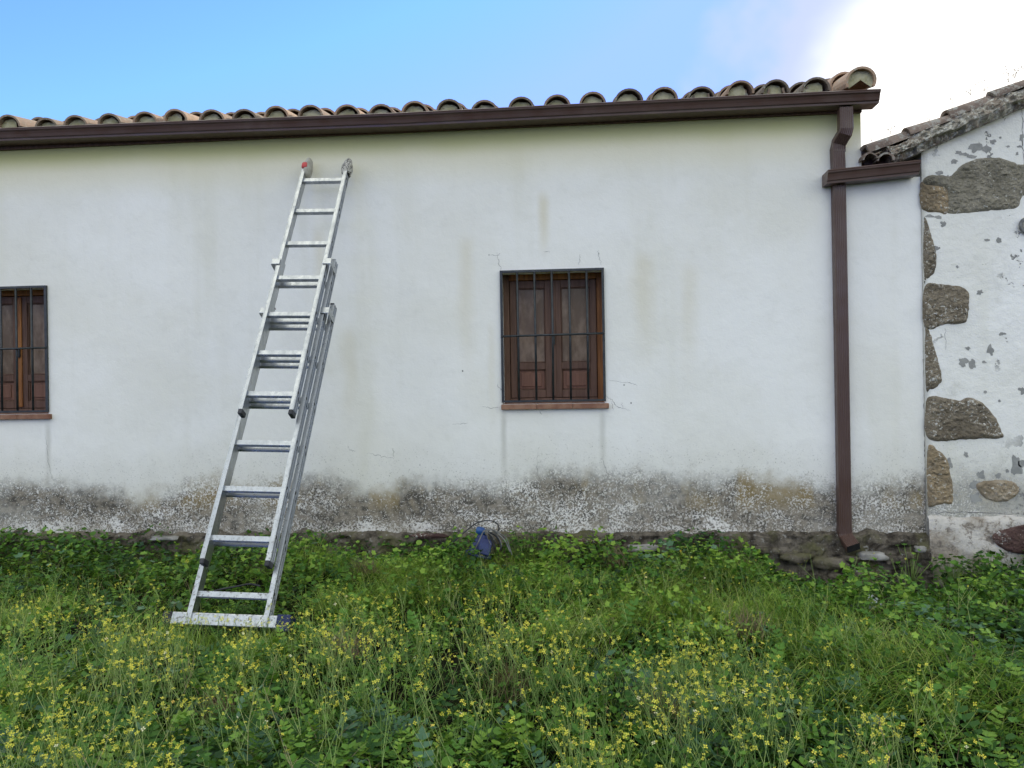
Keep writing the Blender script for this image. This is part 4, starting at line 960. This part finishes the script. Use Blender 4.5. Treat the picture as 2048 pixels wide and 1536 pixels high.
def flowerplants(X, Y, Hh, lean, fsz=1.0, nf=(1, 6), br=4):
    n = len(X); K = 5; t = np.linspace(0, 1, K); az = rng.uniform(0, 6.28, n); Z0 = gz(X, Y)
    bend = rng.normal(0, .03, (n, 2))
    P = np.zeros((n, K, 3)); d = np.stack([np.cos(az), np.sin(az)], 1)*(lean*Hh)[:, None]
    P[..., 0] = X[:, None] + d[:, :1]*t**1.4 + bend[:, :1]*np.sin(t*6); P[..., 1] = Y[:, None] + d[:, 1:]*t**1.4 + bend[:, 1:]*np.sin(t*5)
    P[..., 2] = Z0[:, None] + Hh[:, None]*t
    tint = np.clip(rng.normal(.45, .22, n), 0, 1)
    tubes(P, np.broadcast_to(.0018*(1-.45*t), (n, K))*1.0, tint, 0)
    tips = [P[:, -1]]; tt = [tint]
    for b_ in range(br):
        m_ = rng.random(n) < .8; tb_ = rng.uniform(.45, .92, n); i0 = np.minimum((tb_*(K-1)).astype(int), K-2); f_ = tb_*(K-1)-i0
        A = P[np.arange(n), i0]*(1-f_)[:, None] + P[np.arange(n), i0+1]*f_[:, None]
        a2 = rng.uniform(0, 6.28, n); L = Hh*(1-tb_)*rng.uniform(.7, 1.25, n) + .02; sp = rng.uniform(.25, .75, n)
        q = np.linspace(0, 1, 3)
        B = A[:, None] + np.stack([np.cos(a2)[:, None]*(L*sp)[:, None]*q**.8, np.sin(a2)[:, None]*(L*sp)[:, None]*q**.8, L[:, None]*q], -1)
        tubes(B[m_], np.broadcast_to(.0011*(1-.4*q), (m_.sum(), 3)), tint[m_], 0)
        tips.append(B[m_, -1]); tt.append(tint[m_])
    # slim pods along the upper stem
    for b_ in range(4):
        m_ = rng.random(n) < .55; tb_ = rng.uniform(.5, .95, n); i0 = np.minimum((tb_*(K-1)).astype(int), K-2); f_ = tb_*(K-1)-i0
        A = (P[np.arange(n), i0]*(1-f_)[:, None] + P[np.arange(n), i0+1]*f_[:, None])[m_]; a2 = rng.uniform(0, 6.28, m_.sum()); L = rng.uniform(.015, .03, m_.sum())
        B = np.stack([A, A + np.stack([np.cos(a2)*L*.6, np.sin(a2)*L*.6, L*.8], 1)], 1); tubes(B, np.full((len(B), 2), .0009), tint[m_], 0)
    T = np.concatenate(tips); ne = rng.integers(nf[0], nf[1], len(T)); C = np.repeat(T, ne, 0)
    C = C + rng.normal(0, .0085, C.shape)*[1, 1, 1.1]
    isb = rng.random(len(C)) < .42; F_ = C[~isb]; nn = len(F_)
    R = rotm(rng.uniform(0, 6.28, nn), np.abs(rng.normal(.7, .6, nn)), rng.uniform(0, 6.28, nn))
    ti = np.clip(rng.beta(2, 2.2, nn)*.85 + (rng.random(nn) < .05)*.5, 0, 1)
    fl.inst(*tP, R, F_, rng.uniform(.0045, .0088, nn)*fsz, ti, 1)
    Bd = C[isb]; nb = len(Bd); fl.inst(*tBd, rotm(rng.uniform(0, 6.28, nb), rng.uniform(0, .8, nb), np.zeros(nb)), Bd, rng.uniform(.0025, .0042, nb), np.clip(rng.beta(2, 2, nb)*.6, 0, 1), 1)
# clusters as seen in the photo: pixel of the flower heads, spread, count
CL = [(110, 1225, 70, 26), (40, 1250, 50, 22), (200, 1190, 60, 8), (250, 1290, 60, 70), (310, 1330, 55, 26), (240, 1240, 80, 16), (440, 1300, 70, 26), (520, 1300, 60, 24), (370, 1265, 60, 20), (480, 1235, 60, 12), (590, 1290, 50, 22), (60, 1330, 60, 10), (130, 1400, 60, 20), (60, 1420, 60, 16), (210, 1440, 70, 22), (40, 1500, 60, 30), (150, 1500, 70, 24), (330, 1380, 80, 18), (450, 1370, 60, 14), (560, 1350, 60, 16), (330, 1500, 70, 12), (430, 1470, 70, 6), (130, 1120, 90, 5), (280, 1100, 60, 4), (330, 1180, 60, 8),
      (700, 1265, 45, 30), (720, 1300, 50, 24), (760, 1290, 60, 24), (850, 1280, 60, 22), (880, 1330, 60, 16), (1010, 1215, 50, 12), (990, 1250, 50, 34), (1010, 1285, 60, 26), (1080, 1280, 50, 20), (680, 1330, 50, 10), (620, 1390, 50, 12), (790, 1400, 80, 6), (960, 1390, 60, 10), (1120, 1360, 60, 20), (1070, 1400, 60, 12), (1130, 1440, 60, 14), (1180, 1260, 40, 10), (1160, 1310, 50, 20),
      (1345, 1355, 45, 46), (1420, 1360, 50, 30), (1460, 1335, 45, 22), (1370, 1400, 45, 18), (1470, 1385, 50, 20), (1540, 1410, 50, 14), (1260, 1420, 50, 14), (1230, 1480, 50, 14), (1330, 1320, 60, 10), (1560, 1380, 60, 8), (1380, 1180, 60, 8), (1180, 1480, 50, 14), (1160, 1520, 60, 14), (1680, 1480, 60, 12), (1560, 1500, 70, 8), (1750, 1420, 70, 7), (1850, 1400, 60, 6), (1850, 1470, 70, 8), (1650, 1440, 60, 7), (1980, 1500, 60, 8), (1720, 1510, 50, 8), (1560, 1240, 70, 6), (1700, 1240, 60, 5), (1900, 1240, 70, 3), (960, 1130, 80, 2), (1400, 1130, 60, 4), (1740, 1330, 70, 4), (1600, 1130, 50, 3)]
xs_, ys_, hs_ = [], [], []
for (px, py, sp, n) in CL:
    for i in range(int(n*(.56 if py > 1240 else .34))):
        qx, qy = px + rng.normal(0, sp*.95), py + rng.normal(0, sp*.62)
        if not (-80 < qx < 2130) or qy < 1085: continue
        H = rng.uniform(.20, .40)*(1 if qy > 1230 else .75)
        p = G(qx, min(qy, 1700), .16 + H)
        if p.y > D - .12 or p.y < 1.2: continue
        if -2.1 < p.x < -1.35 and 3.45 < p.y < 4.2: continue
        xs_.append(p.x); ys_.append(p.y); hs_.append(H)
X = np.array(xs_); Y = np.array(ys_); Hh = np.array(hs_)
ln = rng.uniform(0, .28, len(X)); flowerplants(X, Y, Hh, ln)
# loose background of thin stems without many flowers
X, Y = scat(520, 1.35, 4.4); X, Y = keep(clear(X, Y)*np.clip(.35 + (vn(X, Y, 1.2, 30)-.4)*1.5 - (X > 1.2)*.2, .03, 1), X, Y)
flowerplants(X, Y, rng.uniform(.14, .34, len(X)), rng.uniform(.1, .6, len(X)), .85, (0, 3), 3)
n0 = 2000; X, Y = scat(n0, 1.35, 5.1); X, Y = keep(clear(X, Y)*.9, X, Y); n0 = len(X)
a_ = rng.uniform(0, 6.28, n0); L_s = rng.uniform(.05, .20, n0); t_ = np.linspace(0, 1, 4); up_s = rng.uniform(.1, .9, n0)
Pz = gz(X, Y) + hfield(X, Y)*rng.uniform(.3, .9, n0)
PP = np.stack([X[:, None] + (np.cos(a_)*L_s)[:, None]*t_, Y[:, None] + (np.sin(a_)*L_s*.7)[:, None]*t_, Pz[:, None] + (L_s*up_s)[:, None]*np.sin(t_*2.2)*.6], -1)
tubes(PP, np.broadcast_to(.0012*(1-.5*t_), (n0, 4)), rng.random(n0), 0)
X, Y = scat(60, 1.3, 2.6)
flowerplants(X, Y, rng.uniform(.30, .46, len(X)), rng.uniform(.2, .5, len(X)), 1.0, (1, 4), 3)
o = fl.build('wildflowers', [M['stem'], M['petal']]); tag(o, 'thin stems of small yellow wildflowers spread through the grass', 'wildflowers', None, 'stuff')

# ---- D: single leafy weeds at the wall foot and sprigs on the roofs ------
def weed(px, py, Yp, h, nl, sz, label, mats='leaf', seed=0, group='leafy weeds growing against the foot of the walls'):
    global lv
    base = W(px, py, Yp); base.z = float(gz(base.x, base.y)) - .01; r_ = np.random.default_rng(seed+50)
    e = empty('weed_plant', label, 'weed', base, group)
    lvm = BM_(); m = MB()
    top = W(px, py, Yp).z; h = top - base.z
    n = nl; a = r_.uniform(0, 6.28, n); rr = r_.uniform(.2, 1, n)**.6*h*.42; zz = h*(.35 + .65*r_.random(n)*(1-.35*rr/(h*.45)))
    P = np.stack([base.x + np.cos(a)*rr, np.minimum(base.y + np.sin(a)*rr*.55, D-.07), base.z + zz], 1)
    R = rotm(a, np.abs(r_.normal(.35, .35, n)), -a + r_.uniform(0, 6.28, n)); tint = np.clip(r_.normal(.45, .2, n), 0, 1)
    lvm.inst(*(tB if seed % 2 else tA), R, P, r_.uniform(sz*.6, sz*1.1, n), tint, 0)
    o = lvm.build('foliage', [M[mats]]); reparent(o, e)
    for i in range(n):
        p = Vector(P[i]); m.tube([base, base.lerp(p, .5) + Vector((0, 0, .02)), p], [.0022, .0016, .001], 4)
    o = m.build('stem', M['stem']); mm = o.data.attributes.new('tint', 'FLOAT', 'POINT'); mm.data.foreach_set('value', [.3]*len(o.data.vertices)); reparent(o, e)
weed(1822, 1078, 5.18, .2, 26, .017, 'small weed with round leaves climbing the seam between the white and the stone wall', seed=1)
weed(1905, 1100, 5.12, .2, 90, .020, 'dark leafy weed at the left end of the stone wall plinth', seed=2)
weed(1978, 1090, 5.12, .2, 80, .022, 'dark leafy weed below the red stone of the plinth', seed=3)
weed(1395, 1078, 5.14, .2, 110, .018, 'bright bushy weed against the footing between window and downspout', seed=4)
weed(1045, 1052, 5.16, .2, 90, .016, 'dark small-leaved weed just right of the blue pump', seed=5)
weed(1205, 1062, 5.16, .2, 50, .014, 'low dark weed under the right corner of the barred window', seed=6)
weed(140, 1060, 5.12, .2, 90, .024, 'large-leaved weed against the wall at the far left below the window', seed=7)
weed(840, 1075, 5.10, .2, 70, .020, 'leafy weed between the ladder and the blue pump', seed=8)
weed(1500, 1095, 5.10, .2, 70, .018, 'leafy weed left of the downspout on the dark rubble footing', seed=9)
M['sprig'] = simple('dry_sprig', (.10, .085, .05), (.20, .17, .09), 20)
def sprig(px, py, hpx, Yp, label, seed, dots=7):
    r_ = random.Random(seed); bs = W(px, py, Yp); h = hpx/1539*Yp
    m = MB(); d = MB(); mats = M['sprig']
    top = bs + Vector((r_.uniform(-.2, .2)*h, 0, h))
    bs.z -= .012; m.tube([bs, bs.lerp(top, .5) + Vector((r_.uniform(-.1, .1)*h, 0, 0)), top], [.0016, .0013, .0008], 5)
    for i in range(dots):
        t = r_.uniform(.35, .95); a = bs.lerp(top, t); q = a + Vector((r_.uniform(-.45, .45)*h, r_.uniform(-.2, .2)*h, r_.uniform(.05, .35)*h))
        m.tube([a, q], [.0011, .0007], 4)
        s_ = r_.uniform(.0025, .0048); d.lathe([(.0003, -s_), (s_*.8, -s_*.2), (s_*.7, s_*.5), (.0003, s_)], Matrix.Translation(q), 6)
    m.add(d.v, d.f, 0, True); o = m.build('roof_sprig', mats); tag(o, label, 'sprig', 'dry sprigs growing on the old roof edge')
for i, (px, py, h, lab, dn) in enumerate(((1745, 294, 14, 'tiny flat sprig at the low tip of the old roof edge', 4), (1784, 276, 22, 'small sprig second from the low tip of the old roof edge', 6), (1858, 246, 12, 'short sprig low in a notch of the old roof edge', 5),
        (1903, 222, 26, 'pale twiggy sprig in the middle of the old roof edge', 4), (1944, 208, 30, 'spotted sprig just right of the pale twiggy one', 9), (1968, 196, 34, 'dotted sprig on the rising tile of the old roof edge', 9), (2018, 172, 26, 'dense little sprig near the upper right of the old roof edge', 10), (2030, 170, 42, 'tall dotted sprig reaching highest at the right picture edge', 12), (2050, 165, 40, 'tall sprig cut by the right picture edge', 10))):
    sprig(px, py, h, YS, lab, i+3, dn)
